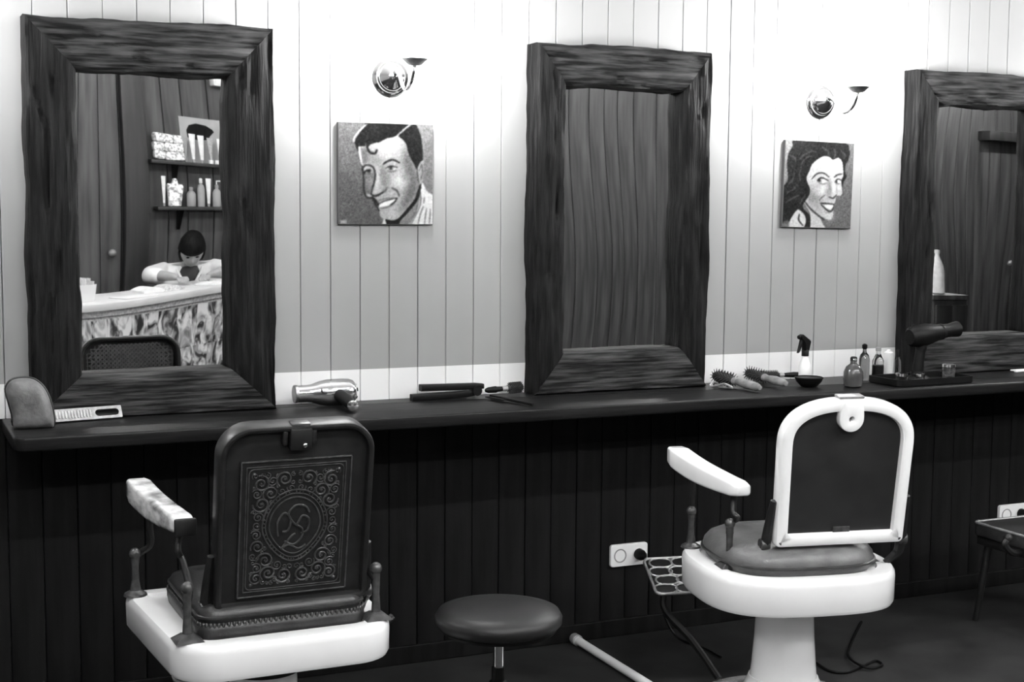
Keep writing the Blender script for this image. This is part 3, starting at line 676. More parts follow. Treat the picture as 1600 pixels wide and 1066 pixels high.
def barber_chair(label, loc, rz, kind):
    t = thing('barber_chair', label, 'barber chair', (loc[0],loc[1],0), rz, 'barber chairs facing the counter')
    zr = 0.47
    pedestal(t, 0.365)
    if kind == 'iron':
        out = rrect(-0.262,0.262,-0.270,0.290,(0.05,0.05,0.10,0.10),8)
        out = [(x*(1.0+0.22*(y+0.27)), y) for x, y in out]
        zb = zr-0.09; rec = 0.05
    else:
        out = superell(0.282,0.270,2.9,64); zb = zr-0.105; rec = 0.03
    # enamelled seat ring with rolled rim and sunken middle
    mb = MB(); rg = []
    f = lambda p, z: [(x,y,z) for x,y in p]
    lowin = inset(out, 0.022)
    rg = [f(inset(out,0.16),zb+0.01),f(lowin,zb),f(inset(out,0.006),zb+0.004),f(inset(out,0.001),zb+0.014),f(out,zr-0.022),f(inset(out,0.002),zr-0.010),f(inset(out,0.008),zr-0.002),f(inset(out,0.018),zr),f(inset(out,0.05),zr),f(inset(out,0.055),zr-0.008)]
    mb.loft(rg); sr = mb.build('seat_ring','porcelain',t); sr['label'] = 'white enamelled seat ring'
    # cushion
    mb = MB()
    if kind == 'iron':
        c = rrect(-0.205,0.205,-0.215,0.235,(0.09,0.09,0.05,0.05),8); zt = zr+0.075
        rings = [f(inset(c,0.004),zr-0.004),f(c,zr+0.012),f(inset(c,0.0),zr+0.028),f(inset(c,0.010),zr+0.034),f(inset(c,0.004),zr+0.048),f(inset(c,0.012),zr+0.062),f(inset(c,0.035),zt-0.004),f(inset(c,0.09),zt+0.002)]
        mb.loft(rings); cu = mb.build('seat_cushion','leather',t,ang=60)
        mb = MB(); c2 = inset(c,0.003); n = len(c2)
        # gathered band of small pleats round the cushion
        acc = 0
        for i in range(n):
            a, b = Vector(c2[i]), Vector(c2[(i+1)%n]); L = (b-a).length; k = max(1,int(L/0.012))
            for j in range(k):
                p = a.lerp(b,(j+0.5)/k); mb.sphere((p.x,p.y,zr+0.030),(0.005,0.005,0.007),6,5)
        pl = mb.build('pleated_band','leather',cu)
        MB().tube([(x,y,zr+0.047) for x,y in inset(c,0.005)],0.004,6,True,True).build('piping','leather',cu)
    else:
        c = superell(0.225,0.215,3.0,56); zt = zr+0.07
        rings = [f(inset(c,0.012),zr-0.006),f(inset(c,0.002),zr+0.012),f(c,zr+0.024),f(inset(c,0.004),zr+0.04),f(inset(c,0.018),zr+0.056),f(inset(c,0.05),zt),f(inset(c,0.10),zt+0.004)]
        mb.loft(rings); cu = mb.build('seat_cushion','leather_pale',t,ang=70)
        MB().tube([(x,y,zr+0.018) for x,y in inset(c,-0.001)],0.005,6,True,True).build('piping','leather',cu)
    # back
    lean = math.radians(10.0 if kind == 'iron' else 7.0); W, Hb = (0.368,0.448) if kind == 'iron' else (0.385,0.437); yb = BACK_Y[kind]; z0 = BACK_Z[kind]; bx0 = BACK_X[kind]
    T = Tm((bx0,yb,z0),rx=lean)
    if kind == 'iron':
        o1 = arch(W,Hb,0.075,0.02); i1 = inset(o1,0.015)
        mb = MB(); ring_loft(mb,o1,i1,-0.030,0.03,0.006,T); bf = mb.build('back_frame','iron',t)
        mb = MB(); mb.loft([[(x,-0.012,z) for x,z in i1],[(x,-0.004,z) for x,z in i1]],True,False,T); mb.build('back_plate','iron',t)
        pw, ph = 0.266, 0.338
        TP = T @ Tm((0.0,-0.014,0.026)); mb = MB(); mb.box((0,0.0,ph/2),(pw,0.006,ph),TP); op = mb.build('ornament_plate','iron',t)
        mr = relief(pw-0.004,ph-0.004,TP @ Tm((0,-0.003,0.002))); rl = mr.build('scroll_relief','iron_grey',op); rl['label'] = 'cast scroll relief around an oval shield'
        mb = MB(); mb.rbox((0.002,-0.024,Hb-0.033),(0.052,0.022,0.052),0.004,2,T); lug = mb.build('headrest_socket','iron',t)
        MB().rbox((0.002,-0.014,Hb-0.002),(0.045,0.03,0.012),0.003,2,T).build('socket_slot','iron_grey',lug)
        MB().lathe([(0.006,0),(0.006,0.004),(0.004,0.007),(0.001,0.008)],12,T @ Tm((0.010,-0.035,Hb-0.045),rx=math.pi/2)).build('clamp_screw','chrome',lug)
        for s in (-1,1): MB().rbox((s*0.034,-0.020,Hb-0.03),(0.012,0.018,0.034),0.003,2,T).build('socket_ear','iron',lug)
        mb = cane(W-0.05,Hb-0.05,T @ Tm((0,0.016,0.024)),0.055); cn = mb.build('cane_webbing','cane',t,smooth=False,stuff=True)
    else:
        o1 = dome(W+0.008,Hb-0.02,0.13); i1 = inset(o1,0.036)
        mb = MB(); ring_loft(mb,o1,i1,-0.022,0.022,0.009,T); bf = mb.build('back_frame','porcelain',t); bf['label'] = 'white enamelled arched back frame'
        mb = MB(); mb.loft([[(x,-0.006,z) for x,z in inset(o1,0.026)],[(x,0.004,z) for x,z in inset(o1,0.026)]],True,False,T); mb.build('back_panel','panel_dark',t)
        # headrest lug with its hole
        hc = Hb-0.02-0.055; mb = MB(); n = 32; ou = []; inn = []
        for i in range(n):
            a = 2*math.pi*i/n; ou.append((0.036*math.cos(a), hc+0.036*math.sin(a) if math.sin(a) < 0 else hc+min(0.05,0.052*math.sin(a)*1.4))); inn.append((0.007*math.cos(a), hc+0.007*math.sin(a)))
        ring_loft(mb,ou,inn,-0.027,0.0,0.003,T); lug = mb.build('headrest_socket','porcelain',t)
        MB().rbox((0.0,0.0,Hb-0.017),(0.075,0.034,0.008),0.003,2,T).build('socket_slot','pale_metal',lug)
        MB().rbox((0.005,-0.009,0.04),(0.05,0.006,0.022),0.002,2,T).build('maker_plate','iron_grey',t)
        cane(W-0.06,Hb-0.08,T @ Tm((0,0.010,0.03)),0.08).build('cane_webbing','cane',t,smooth=False,stuff=True)
    # hinge brackets at the foot of the back
    for s in (-1,1):
        mb = MB()
        pts = smoothpath([(bx0+s*(W/2+0.006),yb-0.02,z0+0.13),(bx0+s*(W/2+0.010),yb+0.005,z0+0.05),(bx0+s*(W/2+0.012),yb+0.02,z0-0.01),(bx0+s*(W/2+0.014),yb+0.04,zr+0.03),(bx0*0.5+s*(W/2+0.02),yb+0.05,zr-0.002)],6)
        mb.tube(pts,[0.009+0.006*math.sin(math.pi*i/(len(pts)-1)) for i in range(len(pts))],8); br = mb.build('hinge_bracket','iron',t)
        MB().lathe([(0.017,-0.012),(0.019,-0.008),(0.019,0.008),(0.017,0.012)],16,Tm((bx0+s*(W/2+0.014),yb+0.02,z0+0.0),ry=math.pi/2)).build('hinge_disc','iron_grey',br)
    A = ARMS[kind]
    for s in (-1,1): armrest(t, s, dict(A,zr=zr), 'porcelain' if kind == 'white' else M['worn_arm'])
    footrest(t, FOOT[kind][0], 0.38 if kind == 'white' else 0.26, 0.17, FOOT[kind][1], zr)
    MB().tube([(0.24,0.02,zb-0.01),(0.30,0.03,zb-0.02),(0.36,0.05,zb+0.01)],[0.008,0.007,0.011],8).build('lever','iron',t)
    return t
M['worn_arm'] = mat('worn_arm_enamel', 0.16, 0.25, v2=0.72, scale=(14,14,30), coat=0.3, contrast=(0.36,0.62), detail=6)
BACK_Y = {'iron':-0.165,'white':-0.165}; BACK_Z = {'iron':0.528,'white':0.545}; BACK_X = {'iron':0.02,'white':0.075}
ARMS = {'iron':dict(rear=(0.200,-0.045,0.722),front=(0.245,0.32,0.748),sag=0.012,foot_r=(0.228,-0.195),foot_f=(0.268,0.235),cap=True),
        'white':dict(rear=(0.190,-0.125,0.712),front=(0.245,0.27,0.745),sag=0.012,foot_r=(0.205,-0.075),foot_f=(0.232,0.16))}
FOOT = {'iron':((0,0.52,0.20),0.7),'white':((-0.06,0.49,0.295),0.5)}
barber_chair('barber chair with black scrolled iron back and white seat, nearest the desk mirror',(0.868,-0.800),0.01,'iron')
barber_chair('barber chair with arched white back frame and white pedestal, on the right',(2.384,-0.868),-0.20,'white')

# ------------------------------------------------------------------ stool
t = thing('round_stool','low round stool with dark vinyl seat on a chrome post','stool',(1.432,-0.975,0))
MB().lathe([(0.12,0.400),(0.150,0.405),(0.161,0.418),(0.162,0.432),(0.154,0.446),(0.12,0.454),(0.06,0.458),(0.001,0.459)],56).build('seat','stool',t,ang=60)
MB().lathe([(0.02,0.37),(0.10,0.384),(0.145,0.396),(0.15,0.404)],40).build('seat_pan','black',t)
MB().lathe([(0.013,0.06),(0.013,0.37)],20).build('post','chrome',t)
MB().lathe([(0.024,0.05),(0.024,0.26),(0.017,0.265),(0.017,0.30)],20).build('gas_sleeve','black',t)
for k in range(5):
    a = 2*math.pi*k/5+0.3; c, s_ = math.cos(a), math.sin(a)
    lg = MB().tube([(0.015*c,0.015*s_,0.085),(0.12*c,0.12*s_,0.075),(0.22*c,0.22*s_,0.055)],[0.014,0.012,0.009],10).build('leg','chrome',t)
    MB().lathe([(0.022,-0.008),(0.025,-0.005),(0.025,0.005),(0.022,0.008)],16,Tm((0.22*c,0.22*s_,0.0255),rx=math.pi/2,rz=a)).build('caster','black',lg)
# low padded footstool at the right edge
t = thing('footstool','low black padded footstool cut off at the right edge','footstool',(3.80,-0.47,-0.055))
mb = MB(); slab(mb, rrect(-0.23,0.23,-0.14,0.14,0.02), 0.365, 0.415, 0.010); mb.build('seat_pad','leather',t)
mb = MB(); mb.tube([(x,y,0.414) for x,y in rrect(-0.228,0.228,-0.138,0.138,0.02)],0.005,8,True,True); mb.build('edge_piping','pale_metal',t)
MB().rbox((0,0,0.35),(0.44,0.26,0.03),0.004).build('seat_frame','iron',t)
for sx in (-1,1):
    for sy in (-1,1): MB().tube([(sx*0.19,sy*0.10,0.34),(sx*0.215,sy*0.125,0.055)],[0.014,0.010],10).build('leg','iron',t)
mb = MB(); mb.tube(smoothpath([(-0.22,-0.08,0.35),(-0.27,-0.09,0.36),(-0.30,-0.09,0.39),(-0.285,-0.09,0.405)],6),0.012,8); mb.sphere((-0.285,-0.09,0.41),0.016,10,8); mb.build('side_handle','iron',t)

# ------------------------------------------------------------------ things on the counter
ZC = 0.861
def on_counter(name, label, cat, x, y, rz=0.0, group=None, z=ZC): return thing(name, label, cat, (x,y,z), rz, group)
# leather headrest pad standing on edge
t = on_counter('headrest_cushion','worn leather headrest cushion standing at the left end of the counter','cushion',0.345,-0.185,-0.1)
ol = [(p.x,p.y) for p in smoothpath([(-0.017,0.106,0),(-0.004,0.128,0),(0.020,0.135,0),(0.054,0.131,0),(0.080,0.108,0),(0.096,0.072,0),(0.104,0.030,0),(0.100,0.004,0),(0.05,0.0,0),(0.004,0.002,0),(-0.002,0.036,0),(-0.010,0.070,0)],4,True)]
cx, cz = 0.046, 0.066; rings = []
for y, k in ((-0.042,0.55),(-0.038,0.80),(-0.026,0.95),(0.0,1.0),(0.024,0.97),(0.034,0.86),(0.038,0.6)): rings.append([(cx+(a-cx)*k, y, max(0.0,cz+(b-cz)*k) if b > 0.01 else (0 if k > 0.9 else cz+(b-cz)*k)) for a, b in ol])
MB().loft(rings).build('pad','cushion',t,ang=70)
MB().tube([(a,0.0,max(b,0.004)) for a, b in ol],0.004,6,True,True).build('seam_piping','leather',t)
MB().rbox((0.0,0.0,0.02),(0.012,0.018,0.012),0.003).build('mount_pin','iron',t)
# slotted pale bar leaning on the mirror frame
t = on_counter('slotted_bar','pale flat metal bar with a ridged grip and a long slot','file',0.548,-0.128,0.165)
T = Tm((0,0,0.002),rx=math.radians(62))
mb = MB(); o_ = rrect(-0.098,0.098,0,0.036,0.003,3); i_ = rrect(0.022,0.090,0.008,0.028,0.010,3); n = len(o_)
vs = [(x,y,z) for z in (0,0.004) for x,y in o_]+[(x,y,z) for z in (0,0.004) for x,y in i_]
fs = []
for j in range(n):
    k = (j+1)%n; fs += [(j,k,n+k,n+j),(2*n+j,3*n+j,3*n+k,2*n+k),(j,2*n+j,2*n+k,k),(n+j,n+k,3*n+k,3*n+j)]
br = mb.add(vs,fs,T).build('bar','pale_metal',t,ang=30)
mb = MB()
for k in range(12): mb.rbox((-0.086+k*0.0085,0.018,0.0048),(0.0045,0.022,0.003),0.0008,1,T @ Matrix.Identity(4))
mb.build('ridged_grip','dish',br)
# chrome hair dryer lying on its side
t = on_counter('hair_dryer','chrome hair dryer lying on its side beside the first mirror','hair dryer',1.25,-0.085,0.0)
RY = Tm((0,0,0.041),ry=math.pi/2)
body = MB().lathe([(0.020,-0.098),(0.0245,-0.097),(0.0255,-0.090),(0.026,-0.060),(0.028,-0.045),(0.036,-0.020),(0.0405,0.005),(0.041,0.050),(0.040,0.070),(0.036,0.083),(0.028,0.090),(0.001,0.092)],40,RY).build('body','chrome',t)
MB().lathe([(0.0200,-0.0985),(0.0265,-0.0985),(0.0275,-0.094),(0.0265,-0.089)],32,RY).build('nozzle_rim','dish',body)
MB().lathe([(0.0135,-0.003),(0.0135,0.003),(0.009,0.004),(0.0085,-0.001),(0.0005,-0.001)],20,Tm((-0.012,-0.030,0.052),rx=math.radians(62))).build('switch_ring','black',body)
mb = MB()
for k in range(5): mb.tube([(0.0935,0.022*math.cos(a),0.041+0.022*math.sin(a)) for a in [k*1.256+0.1*j for j in range(6)]],0.002,5)
mb.build('rear_vents','black',body)
hp = smoothpath([(0.032,-0.030,0.036),(0.036,-0.075,0.030),(0.036,-0.12,0.024),(0.034,-0.155,0.020)],6)
hd = MB().tube(hp,[0.020-0.004*i/len(hp) for i in range(len(hp))],14).build('handle','black',t)
MB().tube([(0.034,-0.155,0.020),(0.034,-0.162,0.0195),(0.034,-0.166,0.019)],[0.017,0.016,0.006],14).build('handle_cap','chrome',hd)
# straightener, round brush and tail comb between the first two mirrors
t = on_counter('hair_straightener','black hair straightener lying closed left of the second mirror','hair tool',1.665,-0.055,0.02)
for s, dz in ((-1,0.0125),(1,0.034)):
    mb = MB(); rg = []
    for i in range(9):
        u = i/8; x = -0.115+0.015*s+0.215*u; hh = 0.0105 if u < 0.9 else 0.008; zc = dz+(0.004*s*(1-u))
        rg.append([(x,a,zc+b) for a,b in rrect(-0.014+0.003*u,0.014-0.003*u,-hh,hh,0.004,2)])
    mb.loft(rg).build('arm','black',t)
MB().lathe([(0.016,-0.016),(0.016,0.016)],16,Tm((0.090,0,0.021),rx=math.pi/2)).build('hinge','black',t)
def round_brush(label, a, b, za, zb_, rh, hm, name='round_brush', bristle_rows=12):
    """bristled head starts at a, handle ends at b (world x,y)"""
    A, B = Vector((a[0],a[1],0)), Vector((b[0],b[1],0)); d = B-A; L = d.length; rz = math.atan2(d.y,d.x)
    t = thing(name, label, 'hairbrush', (A.x,A.y,ZC), rz, 'hairbrushes on the counter'); pitch = math.atan2(za-zb_, L)
    T = Tm((0,0,za),ry=pitch) @ Matrix.Rotation(math.pi/2,4,'Y'); hl = 0.42*L
    MB().lathe([(0.004,0.0),(rh*0.52,0.003),(rh*0.55,0.01),(rh*0.55,hl-0.006),(rh*0.5,hl)],20,T).build('barrel','bristle',t)
    mb = MB(); nr = 14
    for i in range(bristle_rows):
        z = 0.008+(hl-0.016)*i/(bristle_rows-1)
        for j in range(nr):
            an = 2*math.pi*(j+0.5*(i%2))/nr; c, s_ = math.cos(an), math.sin(an)
            if za+rh*c*-1 < 0 and False: continue
            mb.tube([(rh*0.5*c,rh*0.5*s_,z),(rh*c,rh*s_,z)],[0.0016,0.0011],4,True,False,T)
    mb.build('bristles','bristle',t,smooth=False,stuff=True)
    MB().lathe([(rh*0.42,hl-0.002),(rh*0.5,hl+0.006),(rh*0.42,hl+0.02)],20,T).build('ferrule','pale_metal',t)
    MB().lathe([(rh*0.40,hl+0.018),(rh*0.5,hl+0.045),(rh*0.58,L*0.72),(rh*0.50,L*0.92),(rh*0.3,L*0.99),(0.001,L)],20,T).build('handle',hm,t)
    return t
round_brush('black round brush lying against the wall left of the second mirror',(1.925,-0.045),(1.785,-0.06),0.024,0.020,0.019,'black')
t = on_counter('tail_comb','thin black tail comb pointing towards the counter edge, left of the second mirror','comb',1.79,-0.13,-1.36)
mb = MB(); rg = []
for i in range(13):
    u = i/12; hw = 0.009 if u < 0.45 else 0.009-0.006*(u-0.45)/0.55
    rg.append([(-0.02+0.215*u,a,0.010-0.004*u+b) for a,b in rrect(-hw,hw,-0.004,0.004,0.002,2)])
mb.loft(rg).build('spine','black',t)
mb = MB()
for k in range(22): mb.box((-0.015+k*0.0042,-0.018,0.008),(0.002,0.02,0.003))
mb.build('teeth','black',t,smooth=False,stuff=True)
round_brush('round brush with pale wooden handle, nearest the second mirror',(2.655,-0.045),(2.676,-0.292),0.030,0.016,0.027,'handle_wood')
round_brush('round brush with pale wooden handle, in the middle of the three by the spray bottle',(2.80,-0.03),(2.805,-0.256),0.032,0.020,0.027,'handle_wood')
round_brush('dark round brush lying along the wall behind the spray bottle',(2.84,-0.035),(3.04,-0.045),0.022,0.018,0.018,'black')
def hair_clip(label, x, y, rz):
    t = on_counter('hair_clip', label, 'hair clip', x, y, rz, 'small hair clips')
    for s in (-1,1): MB().tube(smoothpath([(-0.03,0,0.008),(0,s*0.004,0.012+s*0.006),(0.03,s*0.002,0.008+s*0.002)],5),0.004,6).build('jaw','pale_metal',t)
    MB().tube([(-0.012,-0.006,0.012),(-0.012,0.006,0.012)],0.004,8).build('spring','chrome',t)
hair_clip('small pale hair clip beside the foot of the second mirror',2.605,-0.12,0.5)
hair_clip('small pale hair clip in front of the round brushes',2.615,-0.175,1.9)
# black bowl with the spray bottle behind
t = on_counter('small_bowl','shallow black bowl in front of the spray bottle','bowl',2.925,-0.215)
MB().lathe([(0.022,0.0),(0.028,0.002),(0.043,0.018),(0.048,0.030),(0.046,0.031),(0.040,0.020),(0.026,0.006),(0.001,0.005)],36).build('shell','black',t)
MB().lathe([(0.046,0.029),(0.0495,0.030),(0.0495,0.033),(0.046,0.034),(0.0455,0.031)],36).build('rim','black',t)
t = on_counter('spray_bottle','white spray bottle with black trigger head on the counter','spray bottle',2.965,-0.135,0.35)
MB().lathe([(0.019,0.0),(0.0215,0.003),(0.0215,0.05),(0.020,0.066),(0.013,0.084),(0.010,0.094),(0.010,0.100)],28).build('bottle','white_plastic',t)
MB().lathe([(0.0125,0.096),(0.0125,0.114),(0.010,0.118)],20).build('screw_collar','black',t)
mb = MB(); mb.prism([(0.014,0.0),(-0.010,0.0),(-0.011,0.022),(-0.020,0.034),(-0.034,0.043),(-0.036,0.054),(-0.024,0.059),(0.020,0.036),(0.024,0.030)],-0.009,0.009,Tm((0,0,0.115),rx=math.pi/2)); mb.build('trigger_head','black',t,bevel=0.003)
mb = MB(); mb.prism([(-0.022,0.034),(-0.030,0.040),(-0.044,0.000),(-0.047,-0.006),(-0.040,-0.004),(-0.028,0.016)],-0.005,0.005,Tm((0,0,0.115),rx=math.pi/2)); mb.build('trigger','black',t,bevel=0.0015)
MB().lathe([(0.006,0),(0.007,0.008),(0.004,0.010)],12,Tm((-0.034,0,0.164),ry=-math.pi/2)).build('nozzle','black',t)
# bottles
def bottle(name, label, x, y, prof, m, cap=None, capm='black', lab=None):
    t = on_counter(name, label, 'bottle', x, y, 0, 'bottles on the counter')
    MB().lathe(prof,28).build('body',m,t)
    if cap: MB().lathe(cap,20).build('cap',capm,t)
    if lab: MB().lathe(lab,28).build('label_band','black',t)
bottle('round_flask','round brown flask just above the back of the white chair',3.065,-0.275,[(0.026,0),(0.031,0.004),(0.034,0.03),(0.033,0.052),(0.025,0.070),(0.012,0.080),(0.010,0.090)],'amber',[(0.012,0.088),(0.012,0.100),(0.009,0.104),(0.001,0.105)],'smoke')
bottle('glass_bottle','slim glass bottle with a dark stopper behind the brown flask',3.225,-0.13,[(0.017,0),(0.019,0.004),(0.019,0.075),(0.015,0.09),(0.007,0.10),(0.006,0.113)],'smoke',[(0.007,0.111),(0.0095,0.116),(0.0095,0.126),(0.004,0.13)],'black')
bottle('labelled_bottle','glass bottle with a square dark label beside the third mirror',3.278,-0.14,[(0.018,0),(0.020,0.004),(0.020,0.07),(0.012,0.086),(0.008,0.094),(0.008,0.105)],'clear',[(0.010,0.103),(0.010,0.116),(0.002,0.118)],'grey_plastic',[(0.0206,0.012),(0.0206,0.052)])
bottle('white_tube_bottle','tall white bottle between the labelled bottle and the third mirror',3.345,-0.115,[(0.014,0),(0.0155,0.003),(0.0165,0.06),(0.0175,0.094),(0.006,0.098)],'white_plastic',[(0.008,0.097),(0.008,0.102),(0.002,0.104)],'white_plastic')
bottle('dropper_bottle','narrow smoked bottle with black cap touching the third mirror',3.388,-0.115,[(0.010,0),(0.0115,0.003),(0.0115,0.06),(0.006,0.07),(0.006,0.078)],'smoke',[(0.0085,0.076),(0.0085,0.098),(0.006,0.103),(0.001,0.104)],'black')
# tray with jars and a black dryer standing in it
t = on_counter('black_tray','shallow black tray of small jars in front of the third mirror','tray',3.375,-0.255,0.04)
mb = MB(); slab(mb, rrect(-0.17,0.17,-0.085,0.085,0.02), 0.0, 0.005, 0.002); mb.build('base','black',t)
mb = MB(); ring = [(x,y,0.018) for x,y in rrect(-0.168,0.168,-0.083,0.083,0.02)]
o1 = rrect(-0.172,0.172,-0.087,0.087,0.022); i1 = rrect(-0.165,0.165,-0.080,0.080,0.018)
mb.loft([[(x,y,0.004) for x,y in o1],[(x,y,0.024) for x,y in o1],[(x,y,0.024) for x,y in i1],[(x,y,0.004) for x,y in i1]],False,True); mb.build('rim','black',t)
def jar(label, x, y, r, h):
    t = thing('glass_jar', label, 'jar', (x,y,ZC+0.0055), 0, 'small glass jars in the tray')
    MB().lathe([(r*0.9,0),(r,0.003),(r,h),(r*0.92,h),(r*0.9,0.006),(0.001,0.005)],28).build('jar_wall','clear',t)
    MB().lathe([(r*0.95,h),(r*1.04,h+0.001),(r*1.04,h+0.010),(r*0.6,h+0.013),(0.001,h+0.013)],28).build('lid','chrome',t)
jar('squat glass jar with shiny lid, left front corner of the black tray',3.265,-0.285,0.021,0.024)
jar('squat glass jar with shiny lid, beside the dryer stand in the tray',3.330,-0.300,0.018,0.022)
jar('taller glass jar with shiny lid, right end of the black tray',3.49,-0.265,0.023,0.045)
t = thing('hair_dryer','black hair dryer standing upright in the tray, nozzle to the right','hair dryer',(3.385,-0.225,ZC+0.006),0.05)
MB().lathe([(0.044,0),(0.046,0.004),(0.040,0.010),(0.026,0.016),(0.024,0.03)],28).build('stand','black',t)
MB().tube(smoothpath([(0.0,0,0.012),(0.004,0,0.06),(0.012,0,0.11),(0.016,0,0.135)],6),[0.019]*6+[0.018]*6+[0.020]*7,14).build('handle','black',t)
body = MB().lathe([(0.001,-0.062),(0.026,-0.060),(0.036,-0.048),(0.040,-0.02),(0.039,0.02),(0.031,0.06),(0.026,0.09),(0.024,0.125),(0.0285,0.165),(0.026,0.166),(0.020,0.13)],32,Tm((0.016,0,0.158),ry=math.pi/2-0.10)).build('body','black',t)
MB().lathe([(0.027,0.0),(0.029,0.003),(0.029,0.012),(0.027,0.015)],28,Tm((0.016,0,0.158),ry=math.pi/2-0.10) @ Tm((0,0,0.078))).build('nozzle_ring','black',body)
t = on_counter('white_comb','flat white comb at the right edge in front of the third mirror','comb',4.02,-0.135,0.05)
MB().rbox((0,0,0.006),(0.20,0.014,0.010),0.003).build('spine','white_plastic',t)
mb = MB()
for k in range(36): mb.box((-0.094+k*0.0053,0.016,0.006),(0.0025,0.022,0.004))
mb.build('teeth','white_plastic',t,smooth=False,stuff=True)

# ------------------------------------------------------------------ the far side of the room, seen in the mirrors
DZ = 0.105
DA, DR = Vector((0.95,-3.70,0)), -0.615            # reception desk frame: x along its front, +y towards the mirrors
desk = thing('reception_desk','pale reception desk with magazine pages pasted on its front, seen in mirror','desk',DA,DR)
MB().rbox((1.25,-0.21,0.926-DZ),(2.56,0.50,0.045),0.008).build('desk_top','desk_top',desk)
MB().box((1.25,-0.03,0.45-DZ/2),(2.46,0.03,0.90-DZ)).build('front_panel','paper_grey',desk,bevel=0.002)
for x in (0.035,2.465): MB().box((x,-0.23,0.45-DZ/2),(0.03,0.40,0.90-DZ)).build('side_panel','desk_top',desk,bevel=0.002)
MB().box((1.25,-0.005,0.885-DZ),(2.50,0.02,0.035)).build('edge_moulding','paper_grey',desk,bevel=0.003)
rn = random.Random(21); fp = [c for c in desk.children if c.name.startswith('front_panel')][0]
zz = 0.02; row = 0
while zz < 0.86-DZ:
    h_ = rn.choice((0.16,0.20,0.24)); h_ = min(h_,0.866-DZ-zz); xx = 0.03+rn.uniform(0,0.03)
    while xx < 2.4:
        w_ = rn.choice((0.12,0.15,0.19,0.22)); w_ = min(w_,2.46-xx)
        if w_ > 0.04 and h_ > 0.03:
            c = MB().box((0,0,0),(w_+0.01,0.0014,h_+0.01)).build('magazine_page','print',fp,(xx+w_/2,-0.0135+0.0011*rn.randint(0,3),zz+h_/2),(0,rn.uniform(-0.05,0.05),0),smooth=False)
        xx += w_
    zz += h_
def desk_pt(x, y, z): 
    c, s_ = math.cos(DR), math.sin(DR); return (DA.x+x*c-y*s_, DA.y+x*s_+y*c, z)
ZD = 0.9495-DZ
# basket of leaflets at the left end
t = thing('leaflet_basket','white basket of leaflets on the left end of the desk, seen in mirror','basket',desk_pt(0.43,-0.13,ZD),DR)
rg = []
for z, k in ((0,0.85),(0.05,0.95),(0.095,1.0),(0.095,0.95),(0.05,0.90),(0.006,0.80)): rg.append([(x*k,y*k,z) for x,y in rrect(-0.10,0.10,-0.065,0.065,0.03)])
mb = MB(); mb.loft(rg); mb.build('basket','white_plastic',t,ang=60)
for k in range(7): MB().box((-0.07+k*0.022,0,0.07),(0.006,0.09,0.11+0.01*(k%3)),Tm((0,0,0),ry=0.06*(k-3))).build('leaflet','paper_grey' if k%2 else 'paper',t)
def book(label, x, y, rz, w_=0.15, h_=0.20, fat=0.012, name='open_magazine'):
    t = thing(name, label, 'magazine', desk_pt(x,y,ZD+0.0005), DR+rz)
    for s in (-1,1):
        rg = []
        for i in range(9):
            u = i/8; z = fat*math.sin(math.pi*min(1,u*0.75+0.12))+0.002
            rg.append([(s*u*w_,-h_/2,0),(s*u*w_,h_/2,0),(s*u*w_,h_/2,z),(s*u*w_,-h_/2,z)])
        MB().loft(rg).build('page_block','paper' if s < 0 else 'paper_grey',t,ang=50)
    MB().box((0,0,0.001),(0.01,h_,0.003)).build('spine','paper_grey',t)
book('thick open magazine lying left of the seated person, seen in mirror',1.15,-0.20,0.4,0.13,0.19,0.030)
book('open notebook lying in front of the seated person, seen in mirror',1.60,-0.10,-0.05,0.15,0.16,0.014,'open_notebook')
t = tag(MB().rbox((0,0,0.002),(0.24,0.15,0.003),0.001,1).build('paper_sheet','paper',None,desk_pt(0.82,-0.08,ZD+0.0005),(0,0,DR+0.1)),'loose white sheet on the desk beside the leaflet basket','paper')
